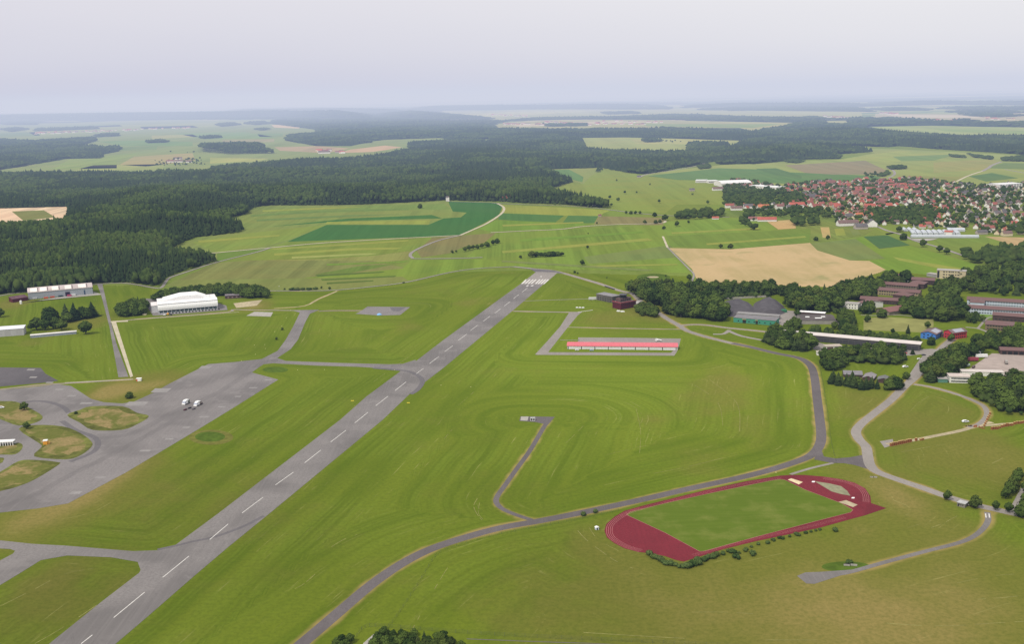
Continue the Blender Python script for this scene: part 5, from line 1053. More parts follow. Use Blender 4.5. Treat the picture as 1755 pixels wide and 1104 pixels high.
for (x,y,l_) in ((604,688.5,'yellow marker board left of the runway'),(700,692,'yellow marker board right of the runway'),(1028,520,'small yellow board on the grass before the concrete block'),(510,509,'small yellow board beside the cross taxiway')) [:2]:
    e=empty('marker_board',P(x,y),.1,l_,'marker'); MB().box(-1.4,-.1,.25,1.4,.1,1.15).build('panel',ym,e); MB().box(-1.1,-.05,0,-.95,.05,.25).build('foot',M['black'],e); MB().box(.95,-.05,0,1.1,.05,.25).build('foot',M['black'],e)
lp=None
for i,(x,y) in enumerate(((438,608),(455,598),(471,569),(483,559.5),(498,532),(491,545),(556,634),(510,634.5),(676,634.6),(414,619),(436,592),(454,591),(756,661),(807,664),(1330,810.5))):
    e=empty('edge_light',P(x,y),0,'tiny pale edge light beside a taxiway','edge light','edge lights along the taxiways'); MB().cyl(0,0,0,.55,.35,.25,8).build('lamp_body',paint((.7,.66,.3),.05,1,.6,.3,'lamp_yellow'),e)
# pallet stacks along the dirt track
br=paint((.30,.115,.045),.2,1.5,.9,.05,'terracotta'); pl=paint((.42,.30,.13),.2,1.5,.9,.05,'pallet_wood')
def stack(x,y,h_,label,grp,rz):
    e=empty('brick_stack',P(x,y),rz,label,'stack',grp); mb=MB()
    k=max(1,int(h_/.55))
    for i in range(k): mb.box(-.8,-.7,.15+i*h_/k,.8,.7,.15+i*h_/k+h_/k-.08)
    mb.build('bricks',br,e); MB().box(-.9,-.8,0,.9,.8,.14).build('pallet',pl,e); MB().box(-.9,-.8,h_+.15,.9,.8,h_+.27).build('lid',pl,e)
sa=ang((1525,763),(1562,756))
for k in range(11): stack(1527+k*3.35,765.2-k*.72,2.3+R.random()*.5,'tall terracotta brick stack in the long row at the left end of the dirt track','brick stacks, long row',sa)
for x,y,h_ in ((1570,756,2.3),(1578,755,1.2),(1581.5,754.3,1.4)): stack(x,y,h_,'terracotta brick stack in the short broken row right of the long row','brick stacks, short row',sa)
for k in range(15): stack(1700+k*4.3,737.5-k*1.0+R.uniform(-.8,.8),1.8+R.random()*.9,'terracotta brick stack in the row at the right end of the dirt track','brick stacks, right row',sa)
for k in range(7): stack(1687+k*1.6,731-k*3.4,1.3+R.random()*.6,'low terracotta stack beside the bend of the loop road','brick stacks at the bend',1.)
for k,(x,y) in enumerate(((1660,731),(1672,731.5),(1683,734))):
    e=empty('rubble_pile',P(x,y),k,['brown rubble pile left of the loop road end','larger rubble pile with bricks beside the dirt track','rubble pile nearest the right-hand brick row'][k],'rubble'); mb=MB()
    for _ in range(26): a,b_=R.uniform(-3,3),R.uniform(-1.2,1.2); s=R.uniform(.25,.7); mb.box(a,b_,0,a+s,b_+s,R.uniform(.2,1.1))
    mb.build('heap',br if k else brownwall,e)
# fence along the lower field
fm_=paint((.10,.12,.09),.2,2,.7,.2,'fence_metal')
def fence(pts,label,step=5.,h_=2.0):
    w=smooth(W(pts),3); e=empty('wire_fence',(w[0][0],w[0][1],0),0,label,'fence'); x0,y0=w[0]
    d=0; mb=MB(); last=w[0]; mb2=MB(); pv=None
    for p in w:
        seg=math.hypot(p[0]-last[0],p[1]-last[1]); 
        n_=max(1,int(seg/step))
        for i in range(n_):
            t=(i+1)/n_; q=(last[0]+(p[0]-last[0])*t-x0,last[1]+(p[1]-last[1])*t-y0); mb.cyl(q[0],q[1],0,h_,.06,.06,5)
            if pv:
                for z in (.1,.7,1.3,h_-.05): mb2.add([(pv[0],pv[1],z),(q[0],q[1],z),(q[0],q[1],z+.06),(pv[0],pv[1],z+.06)],[(0,1,2,3)])
            pv=q
        last=p
    mb.add(mb2.v,mb2.f); mb.build('wire_mesh',fm_,e)
fence([(663,1080),(680,1058),(715,1005),(735,972),(754,948),(800,932),(860,916),(930,903),(1010,887),(1060,876)],'wire fence climbing from the bottom thicket and following the road to the track')
fence([(600,1115),(612,1092),(626,1077),(660,1076),(760,1084),(900,1093),(1100,1102),(1300,1112)],'wire fence running along the bottom field edge')
fence([(1434,796),(1425,760),(1420,720),(1411,660),(1404,625)],'wire fence along the outer side of the dark perimeter road')
for x,y,l_ in ((1167,545,'left of two lamp posts on the verge below the wood'),(1231,549,'lamp post before the green works building'),(478.5,500,'tall thin mast left of the runway head') ,(1555,492,'lamp post between the barrack rows')):
    e=empty('lamp_post',P(x,y),0,l_,'lamp post'); MB().cyl(0,0,0,8.5,.12,.08,6).build('pole',M['steel'],e); MB().box(-.2,-.2,8.4,1.2,.2,8.6).build('lamp_head',M['white'],e)
# white hut by the hangar lane, pale slab
tag(MB().box(-2.5,-1.5,0,2.5,1.5,1.6).box(-2.7,-1.7,1.6,2.7,1.7,1.8).build('slab_stack',M['paleconc'],None,P(248,540)),'pale stack of slabs on the grass left of the white hangar','slabs')
# ================================================================== TREES, one object each
def leafball(mb, cx,cy,cz,rx,rz, nleaf, rr, lump=True, ls=.9):
    if lump:
        v,f=ICO2; vv=[]
        for p in v:
            k=.80*(1+rr.uniform(-.22,.18)); vv.append((cx+p[0]*rx*k,cy+p[1]*rx*k,cz+p[2]*rz*k))
        mb.add(vv,[tuple(int(i) for i in q) for q in f])
    for _ in range(nleaf):
        z=rr.uniform(-.75,1); a=rr.uniform(0,2*PI); s=math.sqrt(max(0,1-z*z)); k=rr.uniform(.82,1.12)
        p=Vector((s*math.cos(a)*rx*k+cx,s*math.sin(a)*rx*k+cy,z*rz*k+cz))
        nrm=Vector((s*math.cos(a),s*math.sin(a),z)); t=nrm.orthogonal().normalized(); t.rotate(Matrix.Rotation(rr.uniform(0,6.3),3,nrm)); u=nrm.cross(t)
        q=ls*rr.uniform(.5,1.1); t=(t+nrm*rr.uniform(-.5,.5))*q; u=(u+nrm*rr.uniform(-.6,.3))*q*.8
        mb.add([p-t-u*.3,p+t-u*.4,p+t*.6+u,p-t*.5+u*.9],[(0,1,2,3)])
def broad(h, seed, spread=.42, lobes=6):
    rr=random.Random(seed); cr_=MB(); r=h*spread
    leafball(cr_,0,0,h*.50,r*.80,h*.40,110,rr,True,.070*h)
    for i in range(lobes):
        a=2*PI*i/lobes+rr.uniform(-.4,.4); d=r*rr.uniform(.42,.62); q=r*rr.uniform(.42,.6)
        leafball(cr_,math.cos(a)*d,math.sin(a)*d,h*rr.uniform(.26,.66),q,q*1.1,70,rr,True,.07*h)
    leafball(cr_,rr.uniform(-.1,.1)*r,rr.uniform(-.1,.1)*r,h*.82,r*.45,h*.17,60,rr,True,.07*h)
    tk=MB().cyl(0,0,0,h*.5,h*.028,h*.016,7)
    for i in range(5):
        a=rr.uniform(0,6.28); b=Vector((math.cos(a)*r*.6,math.sin(a)*r*.6,h*.62)); s=h*.01
        tk.add([(s,0,h*.3),(-s,0,h*.3),(0,s,h*.33),tuple(b)],[(0,1,3),(1,2,3),(2,0,3)])
    return cr_.mesh('crown',M['tree_leaf']), tk.mesh('trunk',M['bark'])
def conif(h, seed, w=.22):
    rr=random.Random(seed); cr_=MB(); n=9
    for i in range(n):
        t=i/(n-1); z0=h*(.04+.80*t); r=h*w*(1-t*.88)*rr.uniform(.9,1.1); m=11; vs=[]
        for j in range(m):
            a=2*PI*j/m+rr.uniform(-.15,.15); q=r*rr.uniform(.72,1.2); vs.append((q*math.cos(a),q*math.sin(a),z0+rr.uniform(-.03,.02)*h))
        vs.append((0,0,min(h,z0+h*.19))); cr_.add(vs,[(j,(j+1)%m,m) for j in range(m)])
        for _ in range(int(26*(1-t*.6))):
            a=rr.uniform(0,6.28); q=r*rr.uniform(.6,1.15); p=Vector((q*math.cos(a),q*math.sin(a),z0+h*.06*rr.uniform(0,1))); u=Vector((math.cos(a),math.sin(a),-.5))*h*.035; s=Vector((-math.sin(a),math.cos(a),0))*h*.02
            cr_.add([p-s-u,p+s-u,p+u],[(0,1,2)])
    return cr_.mesh('crown',M['tree_needle']), MB().cyl(0,0,0,h*.3,h*.02,h*.014,7).mesh('trunk',M['bark'])
def shrub(h, seed):
    rr=random.Random(seed); c=MB()
    for i in range(4): leafball(c,rr.uniform(-.5,.5)*h,rr.uniform(-.5,.5)*h,h*.45,h*.5,h*.5,45,rr,True,.13*h)
    return c.mesh('foliage',M['bush']), MB().cyl(0,0,0,h*.4,h*.05,h*.03,6).mesh('stem',M['bark'])
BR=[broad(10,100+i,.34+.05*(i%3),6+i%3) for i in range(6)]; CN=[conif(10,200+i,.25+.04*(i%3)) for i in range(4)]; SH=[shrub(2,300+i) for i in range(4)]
NT=[0,0]
def tree(x, y, h, kind, label, group=None, world=False, wide=1.):
    loc = Vector((x,y,0)) if world else P(x,y)
    i=R.randrange(99); s=h/10.
    if kind=='c': c,t=CN[i%4]; nm='conifer'; cat='conifer'
    elif kind=='s': c,t=SH[i%4]; nm='bush'; cat='bush'; s=h/2.
    else: c,t=BR[i%6]; nm='leafy_tree'; cat='tree'
    e=empty(nm,loc,R.uniform(0,6.28),label,cat,group); k=R.uniform(.9,1.1)*wide; e.scale=(s*k,s*k,s)
    if kind=='s': link('foliage',c,e); link('stem',t,e)
    else: link('crown',c,e); link('trunk',t,e)
    NT[0 if kind!='s' else 1]+=1
    return e
def wood(poly, step, h, mix, label, group, wide=1.25, maxn=999, seed=1):
    w=W(poly); xs=[a for a,_ in w]; ys=[b for _,b in w]; rr=random.Random(seed); pts=[]
    y=min(ys); row=0
    while y<max(ys):
        x=min(xs)+(row%2)*step/2
        while x<max(xs):
            px_,py_=x+rr.uniform(-.3,.3)*step,y+rr.uniform(-.3,.3)*step
            if inpoly(np.array([px_]),np.array([py_]),w)[0]: pts.append((px_,py_))
            x+=step
        y+=step*.87; row+=1
    for px_,py_ in pts:
        k='c' if rr.random()<mix else 'b'
        nmk={'c':'dark conifer','b':'leafy tree'}[k]; hh=h*HS*rr.uniform(.75,1.2)*(1.1 if k=='c' else 1)
        CAND.append((hh/py_*(1.3 if k=='c' else 1),px_,py_,hh,k,nmk+' '+label,nmk+'s '+group,wide))
CAND=[]; HS=1.35
# dense wood behind the control tower
wood([(1080,503),(1100,500),(1150,500),(1205,503),(1222,512),(1232,530),(1250,551),(1228,551),(1186,547),(1155,545),(1134,535),(1110,517)],12.5,14.5,.12,'in the dense wood right of the control tower','in the wood right of the tower',1.25,seed=2)
wood([(1086,534),(1090,529),(1112,522),(1122,533),(1131,543),(1120,545),(1100,541)],8.,6.5,0,'in the thicket at the foot of the control tower','at the foot of the tower',1.5,seed=3)
wood([(1205,500),(1260,497),(1320,497),(1345,503),(1344,510),(1300,506),(1240,507)],13,11,.1,'in the belt behind the dark mounds','behind the dark mounds',1.2,seed=4)
wood([(1345,505),(1400,506),(1440,508),(1445,530),(1430,540),(1415,538),(1372,538),(1352,528)],14,12.5,.15,'in the wood between mounds and office block','between mounds and office block',1.3,seed=5)
wood([(1430,505),(1440,498),(1500,488),(1530,480),(1560,478),(1562,485),(1530,490),(1500,500),(1480,516),(1445,518)],13,12,.25,'in the wood along the stubble field and barracks','beside the stubble field',1.25,seed=6)
wood([(1308,580),(1330,575),(1352,583),(1393,592),(1394,603),(1372,605),(1345,599),(1312,590)],9,10,.35,'in the clump before the left end of the long hall','before the long hall end',1.25,seed=7)
wood([(1440,606),(1470,602),(1520,603),(1545,610),(1547,625),(1520,624),(1480,622),(1440,621)],9,8.2,.4,'in the thick clump between garages and road','between garages and road',1.25,seed=8)
wood([(1412,618),(1430,612),(1447,617),(1446,632),(1425,638),(1412,632)],9,9.5,.1,'in the round clump right of the dark road','right of the dark road',1.3,seed=9)
wood([(1417,655),(1440,654),(1507,663),(1508,671),(1470,668),(1420,660)],7,7.5,.85,'in the dark row before the grey bungalows','before the grey bungalows',1.35,seed=10)
wood([(1518,664),(1536,660),(1538,668),(1524,671)],6,8,.0,'beside the dark hut','beside the dark hut',1.3,seed=11)
wood([(1578,652),(1600,628),(1622,610),(1660,602),(1690,604),(1650,618),(1640,634),(1625,650),(1610,657),(1590,658)],10,10.5,.15,'in the belt right of the pale road','right of the pale road',1.3,seed=12)
wood([(1655,668),(1680,660),(1760,658),(1800,660),(1800,712),(1755,711),(1715,712),(1712,690),(1690,685),(1662,680)],10.5,11,.55,'in the dark wood at the right edge below the depot','at the right edge below the depot',1.3,seed=13)
wood([(1640,470),(1668,466),(1700,455),(1800,455),(1800,512),(1755,508),(1700,508),(1668,506),(1655,495)],18,9,.15,'in the hillside wood behind the beige block','behind the beige block',1.4,seed=14)
wood([(1567,528),(1585,522),(1600,505),(1640,508),(1645,530),(1650,548),(1620,553),(1590,548),(1570,545)],13,12,.15,'in the camp park between the barracks','in the camp park',1.3,seed=15)
wood([(1600,492),(1640,488),(1655,498),(1640,504),(1610,502)],12,11,0,'at the foot of the beige block','at the foot of the beige block',1.3,seed=16)
for k,(x,y,h,kd,l_) in enumerate(((1511,545,9.5,'b','broad round tree at the near corner of the gabled hall'),(1486,530,9,'b','round tree behind the gabled hall'),(1487,552,7,'b','tree at the left edge of the dry meadow'),(1556,572,9,'c','dark bushy conifer at the meadow edge'),(1590,563,7,'b','round tree above the blue house'),(1595,592,8,'b','broad tree standing before the blue house'),(1630,585,7,'b','small tree at the wall of the red house'),
    (1663,553,9,'b','tree on the lawn before the pale blue barrack'),(1672,545,7,'b','smaller tree on the barrack lawn'),(1564,607.5,6,'c','dark reddish bush beside the parked cars'),(1543,604,7,'c','narrow conifer at the right end of the long hall'),(1430,565,8,'b','tree in the lane between workshop and long hall'),
    (1330,566,8,'b','tree at the right end of the green works building'),(1345,572,9,'b','tall tree before the left end of the long hall'),(1366,560,7,'b','tree left of the workshop wall'),(1400,570,7.5,'b','tree behind the long hall, left of centre'),(1418,572,6.5,'b','tree behind the long hall near its centre'),(1450,577,6,'b','round tree behind the middle of the long hall'),(1480,580,6,'b','tree behind the long hall right of centre'),(1510,583,6,'b','low tree behind the right part of the long hall'),
    (1367,545,9,'b','tall tree at the left wall of the dark-roofed workshop'),(1445,548,10,'b','tree right of the dark-roofed workshop'),(1460,560,10,'b','tall tree between workshop and meadow'),(1547,527,10,'b','tree right of the gabled hall'),(1530,572,5,'b','low tree along the meadow foot'),(1720,590,10,'b','tree between the red house and the brown depot hall'),(1697,598,10,'b','leafy tree above the concrete yard'),(1745,575,12,'b','tall tree at the right edge beside the tan-banded block'),(1735,588,9,'b','tree above the brown depot hall roof'),(1680,596,9,'c','dark fir above the box trailers'),
    (1550,618,7,'c','small fir beside the lane at the white van'),(1553,650,6,'b','low tree beside the pale road below the van'))):
    tree(x,y,h*1.25,kd,l_,wide=1.15)
wood([(1350,560),(1370,557),(1372,566),(1350,569)],8,8,.1,'beside the workshop yard','beside the workshop yard',1.3,seed=40)
wood([(1438,540),(1462,545),(1470,560),(1466,578),(1446,580),(1438,560)],10,9,.15,'in the grove between workshop and dry meadow','between workshop and meadow',1.3,seed=41)
wood([(1392,568),(1570,584),(1572,591),(1540,589),(1392,575)],9,6,.1,'in the row behind the long white-roofed hall','behind the long hall',1.3,seed=42)
wood([(1540,522),(1570,520),(1572,541),(1546,540)],10,9,.1,'right of the gabled hall','right of the gabled hall',1.3,seed=43)
wood([(1474,503),(1502,500),(1500,516),(1470,517)],10,8,.1,'between the left barracks and the office block','left of the barracks',1.3,seed=44)
wood([(1476,530),(1498,528),(1497,540),(1478,541)],9,8,.1,'behind the gabled hall','behind the gabled hall',1.3,seed=45)
wood([(1700,578),(1755,578),(1800,586),(1800,601),(1715,601),(1680,598),(1665,592)],11,9,.1,'above the brown depot hall','above the depot hall',1.3,seed=46)
wood([(1655,545),(1680,546),(1690,556),(1650,556)],12,7,.1,'on the barrack lawn','on the barrack lawn',1.2,seed=47)
wood([(1530,600),(1550,602),(1552,620),(1545,626),(1535,606)],9,6,.2,'at the right end of the thick clump','right end of the thick clump',1.2,seed=48)
HS=1.5
# left cluster around the hangars
wood([(198,538),(215,530),(246,525),(251,533),(246,541),(212,543)],6.5,9,.3,'in the clump left of the white hangar','left of the white hangar',1.35,seed=20)
wood([(262,514),(285,506),(330,502),(400,497),(440,499),(462,508),(458,512),(430,512),(400,509),(330,507),(290,513),(264,518)],9,8,.05,'in the long hedge belt behind the white hangar','behind the white hangar',1.5,seed=21)
for k,(x,y,h,kd,l_) in enumerate(((88,553,13,'b','large round tree left in the group below the long hangar'),(63,566,10,'b','wide low tree above the left end of the long low shed'),(78,566,9,'b','tree just behind the long low shed'),(96,563,9,'b','tree behind the middle of the long low shed'),(106,566,8,'b','tree behind the right part of the long low shed'),(113,544,12,'c','pointed conifer left of the tallest one'),(128,549,15,'c','tallest pointed conifer of the group below the long hangar'),(141,546,10,'b','round tree between two conifers'),(158,543,13,'c','bushy conifer at the right end of the group'),(150,546,9,'b','low tree beside the bushy conifer'),
    (116,553,8,'b','light green tree at the foot of the conifers'),(147,573,10.5,'b','dark round tree at the right end of the long low shed'),(1,544,8,'b','tree cut by the left edge above the pale hall'),(42,703.5,7.5,'b','round tree on the small dry island'),(46,735.5,6,'b','dark round tree between the dry islands'),(222,683,6,'b','round dark tree at the tip of the dry strip by the apron'),(130,710,2.5,'b','small shrub on the left of the middle dry island'),
    (484,566,3.2,'b','upper of two small dark trees left of the cross taxiway'),(474,583,3.5,'b','lower of two small dark trees left of the cross taxiway'))):
    tree(x,y,h*(1.65 if y<600 and h>4 else 1.1),kd,l_,wide=1.35)
for n_ in (1,):
    pass
# fields behind the runway
for k,(x,y,h,kd,l_) in enumerate(((998,455,10,'b','round field tree right of the runway head'),(1007,426,6,'b','lone field tree above the round one'),(892,443,6,'b','small tree left of the dark copse'),(985,468,4,'b','bushes beside the perimeter road bend'),(990,470,3.5,'b','low bush right beside the road bend'),(1023,384,5,'b','lone tree on the pale field track'),(1008,401,3,'b','tiny tree in the striped meadow'),
    (720,357,12,'b','tall tree in the crop field below the wood'),(727,346,10,'b','tree at the wood edge above the crop field'),(1073,367,8,'b','roadside tree left of a small row'),(1081,367,8,'b','second tree of the small roadside row'),(1089,367,8,'b','third tree of the small roadside row'),(1097,367,8,'b','right tree of the small roadside row'),(1122,371,10,'b','round tree at the village road'),(1105,383,8,'b','lone tree below the village road'),(1124,383,8,'b','tree at the field corner, left of a pair'),(1131,382,8,'b','tree at the field corner, right of a pair'),
    (1140,378,14,'b','large roadside tree at the bend'),(1138,393,7,'b','dark tree above the short pale track'),(1235,425.5,8,'b','left of two trees on the top edge of the stubble field'),(1252,426,9,'b','right of two trees on the top edge of the stubble field'),(1398,412.5,8,'b','left of two bushes above the stubble corner'),(1419,410,8,'b','right of two bushes above the stubble corner'),(1292,394,9,'b','bush at the end of the orchard hedge'),(1160,388,12,'b','tall tree at the start of the village tree row'),
    (1582,423,14,'b','large tree beside the village road'),(1548,411,13,'b','tall tree left of the greenhouses'),(1541,396,10,'b','tree above the left end of the greenhouses'),(1181,480,9,'b','narrow tree at the tip of the wood beside the stubble track'),(1040,476.7,2,'b','dark bush in the grass strip'),(1141,474,3,'b','dark bush beside the sandy ring'),(1057,310,6,'b','tree in the meadow below the forest'),(1180,383,7,'b','tree in the village meadow'),(1610,432,12,'b','hedge tree along the village road'),(1622,436,12,'b','right hedge tree along the village road'),(565,496,4,'b','right bush of the low hedge by the perimeter path'),(551,495,4,'b','middle bush of the low hedge by the perimeter path'),(488,497,3,'b','lone bush beside the perimeter path'),(1114,317,6,'b','small tree in the rough meadow'))):
    tree(x,y,h,kd,l_,wide=1.3)
for k,(x,y,h) in enumerate(((912,441,11),(920,440,9),(927,440,8),(934,440,8),(941,439.5,9),(948,439,9),(956,438.5,8),(963,438.5,7))): tree(x,y,h,'b','tree in the dark copse beyond the runway head','dark copse beyond the runway',wide=1.7)
for k,(x,y,h) in enumerate(((775,434,6),(782,433,5),(797,431,9),(804,429,10),(811,427,8),(818,427,9),(826,425,9),(834,423,10),(845,420,10),(852,417,10))): tree(x,y,h,'b','tree in the loose row across the brown meadow','loose tree row in the brown meadow',wide=1.3)
for k,(x,y,h) in enumerate(((500,497,3.5),(510,497,3.5),(520,496.6,3.5),(530,496.4,3.2),(540,496,3.5))): tree(x,y,h,'s','bush in the low hedge beside the perimeter path','low hedge by the perimeter path',wide=1.8)
# road trees lower right
for x,y,h,l_ in ((1623,858,6.2,'young tree left of the grey roadside shelter'),(1671.5,870,7,'young tree right of the grey roadside shelter'),(1706,875,5.6,'round young tree at the road junction'),(1728.5,879,6,'young tree between the round one and the lane'),(1752,886,9,'large tree cut by the right edge at the road'),(1723,856,7.5,'lowest tree of the hedge beside the side lane'),(1730,850,7.5,'second tree of the hedge beside the side lane'),(1733,842,8,'third tree of the hedge beside the side lane'),(1739,833,8,'fourth tree of the hedge beside the side lane'),(1745,824,8,'top tree of the hedge beside the side lane'),(1760,850,9,'dark tree right of the side lane'),(1761,868,8,'reddish dark tree right of the side lane')): tree(x,y,h*1.25,'b',l_,wide=1.05)
ribbon('road', [(1736,876),(1745,858),(1760,830),(1775,800)], 4.5, .097, M['lightroad'], 3)
# hedge along the track
HL='bush in the hedge along the near side of the running track'
for k in range(34):
    t=k/33
    pts=[(1113,953),(1130,962),(1150,969),(1172,974),(1190,969),(1215,958),(1250,948),(1265,948),(1300,935),(1340,924),(1380,915),(1405,908)]
    f=t*(len(pts)-1); i=min(int(f),len(pts)-2); u=f-i; x=pts[i][0]*(1-u)+pts[i+1][0]*u; y=pts[i][1]*(1-u)+pts[i+1][1]*u
    tree(x+R.uniform(-2,2),y+R.uniform(-1,1.5),R.uniform(2.2,4.) if k<20 else R.uniform(1.4,2.4),'s',HL,'hedge bushes by the track',wide=1.1)
for x,y,l_ in ((1432,911,'lone round bush right of the track hedge'),(1001,884,'left of two small bushes on the road verge'),(1020,880,'right of two small bushes on the road verge'),(1454,967,'bush growing in the green hollow'),(1289,952,'low bush below the track hedge'),(1262,958,'bush standing off the track hedge')): tree(x,y,3.0,'s',l_)
# thicket at the bottom edge
wood([(560,1110),(580,1096),(598,1098),(605,1112),(560,1125)],4.6,3.2,.1,'in the small thicket at the bottom, left of the bare patch','bottom thicket, left part',1.2,seed=30)
wood([(640,1104),(660,1090),(700,1088),(760,1098),(800,1108),(790,1135),(640,1135)],5,3.6,.05,'in the thicket at the bottom beside the bare patch','bottom thicket, right part',1.25,seed=31)
sheet('bare_patch', [(622,1104),(640,1088),(654,1090),(650,1106),(630,1118)], .06, M['concrete'])
ribbon('path', [(800,1096),(900,1100),(1020,1104),(1100,1108)], .7, .06, M['road'], 0)
# the trees that show largest stand as objects of their own; the rest of each wood closes up behind them
CAND.sort(key=lambda q:-q[0]); nb_=0; MASS={}
for q in CAND:
    if nb_<205 and abs(q[1])<q[2]*.53 and q[2]>350:
        nb_+=1; tree(q[1],q[2],q[3],q[4],q[5],q[6],True,q[7])
    else: MASS.setdefault(q[4],[]).append(q)
M['mass_leaf']=leafmat('wood_leaves',(.024,.046,.012),(.080,.118,.024),True); M['mass_needle']=leafmat('wood_needles',(.018,.036,.014),(.060,.088,.026),True)
def replicate(name,label,items,metas,mat):
    C_=[];F_=[];T_=[];off=0
    for me in metas:
        me.calc_loop_triangles()
    for q in items:
        me=metas[R.randrange(len(metas))][0] if isinstance(metas[0],tuple) else metas[R.randrange(len(metas))]
        n_=len(me.vertices); co=np.empty(n_*3); me.vertices.foreach_get('co',co); co=co.reshape(-1,3)
        tr=np.empty(len(me.loop_triangles)*3,np.int32); me.loop_triangles.foreach_get('vertices',tr)
        s=q[3]/10; a=R.uniform(0,6.28); ca,sa=math.cos(a)*s*q[7],math.sin(a)*s*q[7]
        C_.append(np.stack([co[:,0]*ca-co[:,1]*sa+q[1],co[:,0]*sa+co[:,1]*ca+q[2],co[:,2]*s],-1)); F_.append(tr+off); off+=n_; T_.append(np.full(n_,R.random()))
    co=np.concatenate(C_); fa=np.concatenate(F_); me=bpy.data.meshes.new(name); me.vertices.add(len(co)); me.vertices.foreach_set('co',co.ravel().astype(np.float32))
    me.loops.add(len(fa)); me.loops.foreach_set('vertex_index',fa); k=len(fa)//3; me.polygons.add(k); me.polygons.foreach_set('loop_start',(np.arange(k)*3).astype(np.int32)); me.update(calc_edges=True)
    at=me.attributes.new('tint','FLOAT','POINT'); at.data.foreach_set('value',np.concatenate(T_).astype(np.float32)); me.materials.append(mat); tag(link(name,me),label,kind='stuff')
if MASS.get('b'): replicate('woodland','closed crowns of the small woods around the camp',MASS['b'],[m_[0] for m_ in BR],M['mass_leaf'])
if MASS.get('c'): replicate('woodland','dark conifers deeper in the small woods around the camp',MASS['c'],[m_[0] for m_ in CN],M['mass_needle'])
# ================================================================== VILLAGE
VP=[(1236,352),(1240,340),(1238,322),(1232,314),(1262,308),(1300,313),(1330,320),(1370,314),(1400,312),(1450,312),(1480,308),(1515,311),(1560,305),(1600,309),(1640,315),(1680,319),(1755,314),(1850,316),(1850,412),(1755,404),(1700,402),(1660,396),(1600,392),(1560,391),(1545,384),(1500,388),(1470,388),(1440,386),(1420,378),(1385,366),(1330,362),(1290,360)]
roofc=[((.38,.11,.085),'bright red'),((.28,.10,.085),'red'),((.22,.105,.095),'dull red'),((.17,.115,.105),'brown'),((.125,.115,.12),'dark grey'),((.44,.16,.085),'orange')]
ROOF=[paint(c,.14,.3,.9,.1,'roof_tiles') for c,_ in roofc]
WL=[paint((.70,.68,.66),.04,.4,.9,.1,'house_white'),paint((.60,.52,.36),.06,.4,.9,.1,'house_cream'),paint((.42,.37,.33),.1,.4,.9,.1,'house_grey')]
HM={}
def house_mesh(L_,D_,h_,rise,ri,wi):
    k=(L_,D_,h_,rise,ri,wi)
    if k not in HM:
        w_=MB().prism([(-D_/2,0),(D_/2,0),(D_/2,h_),(0,h_+rise),(-D_/2,h_)],-L_/2,L_/2,'x').mesh('wall',WL[wi])
        o=.5; s=rise/(D_/2); r_=MB()
        for q in (-1,1):
            y0,y1=q*(D_/2+o),0; z0,z1=h_-s*o,h_+rise
            r_.add([(-L_/2-o,y0,z0+.03),(L_/2+o,y0,z0+.03),(L_/2+o,y1,z1+.03),(-L_/2-o,y1,z1+.03),(-L_/2-o,y0,z0+.3),(L_/2+o,y0,z0+.3),(L_/2+o,y1,z1+.3),(-L_/2-o,y1,z1+.3)],[(0,3,2,1),(4,5,6,7),(0,1,5,4),(1,2,6,5),(2,3,7,6),(3,0,4,7)])
        r_.box(L_*.12,-.5,h_+rise*.6,L_*.12+.8,.3,h_+rise+1.1)
        HM[k]=(w_,r_.mesh('roof',ROOF[ri]))
    return HM[k]
wv=W(VP); rr=random.Random(5); HOUSES=[]
def pick(px_,py_,f):
    # older red centre, newer dark-roofed estate to the right, loose rim
    d,_=0,0
    cx=f[0]; y=f[1]
    if cx>1640 and y<385: w_=(1,2,2,5,10,0)
    elif 1390<cx<1600 and y<372: w_=(6,7,6,3,2,1.5)
    else: w_=(4,5,4,3,3,1)
    return rr.choices(range(6),w_)[0]
def unproj(x,y):
    v=Vector((x,y,-HCAM)); d=v.dot(Fw); return 877.5+F*v.dot(Ri)/d, 552-F*v.dot(Ui)/d
yy=min(b for _,b in wv); row=0
while yy<max(b for _,b in wv):
    xx=min(a for a,_ in wv)+rr.uniform(0,20)
    stp=24
    while xx<max(a for a,_ in wv):
        x_=xx+rr.uniform(-7,7); y_=yy+rr.uniform(-8,8)
        if inpoly(np.array([x_]),np.array([y_]),wv)[0]:
            u,v=unproj(x_,y_)
            orchard = (1238<u<1345 and 322<v<352) or (1330<u<1378 and 330<v<346) or (1290<u<1430 and v>358) or (1490<u<1600 and 356<v<384 and rr.random()<.75)
            dens=.93 if 1380<u<1600 else .8
            if not orchard and rr.random()<dens: HOUSES.append((x_,y_,u,v))
        xx+=stp
    yy+=31 if yy<3000 else 34; row+=1
print('houses',len(HOUSES))
HOUSES.sort(key=lambda q:q[1])
def dist_name(u,v):
    a='right-end estate' if u>1640 else 'right-hand quarter' if u>1560 else 'old centre' if u>1380 else 'left end'
    b='near side' if v>362 else ('middle' if v>335 else 'far side')
    return b+" of the village's "+a
rest=[MB() for _ in range(18)]
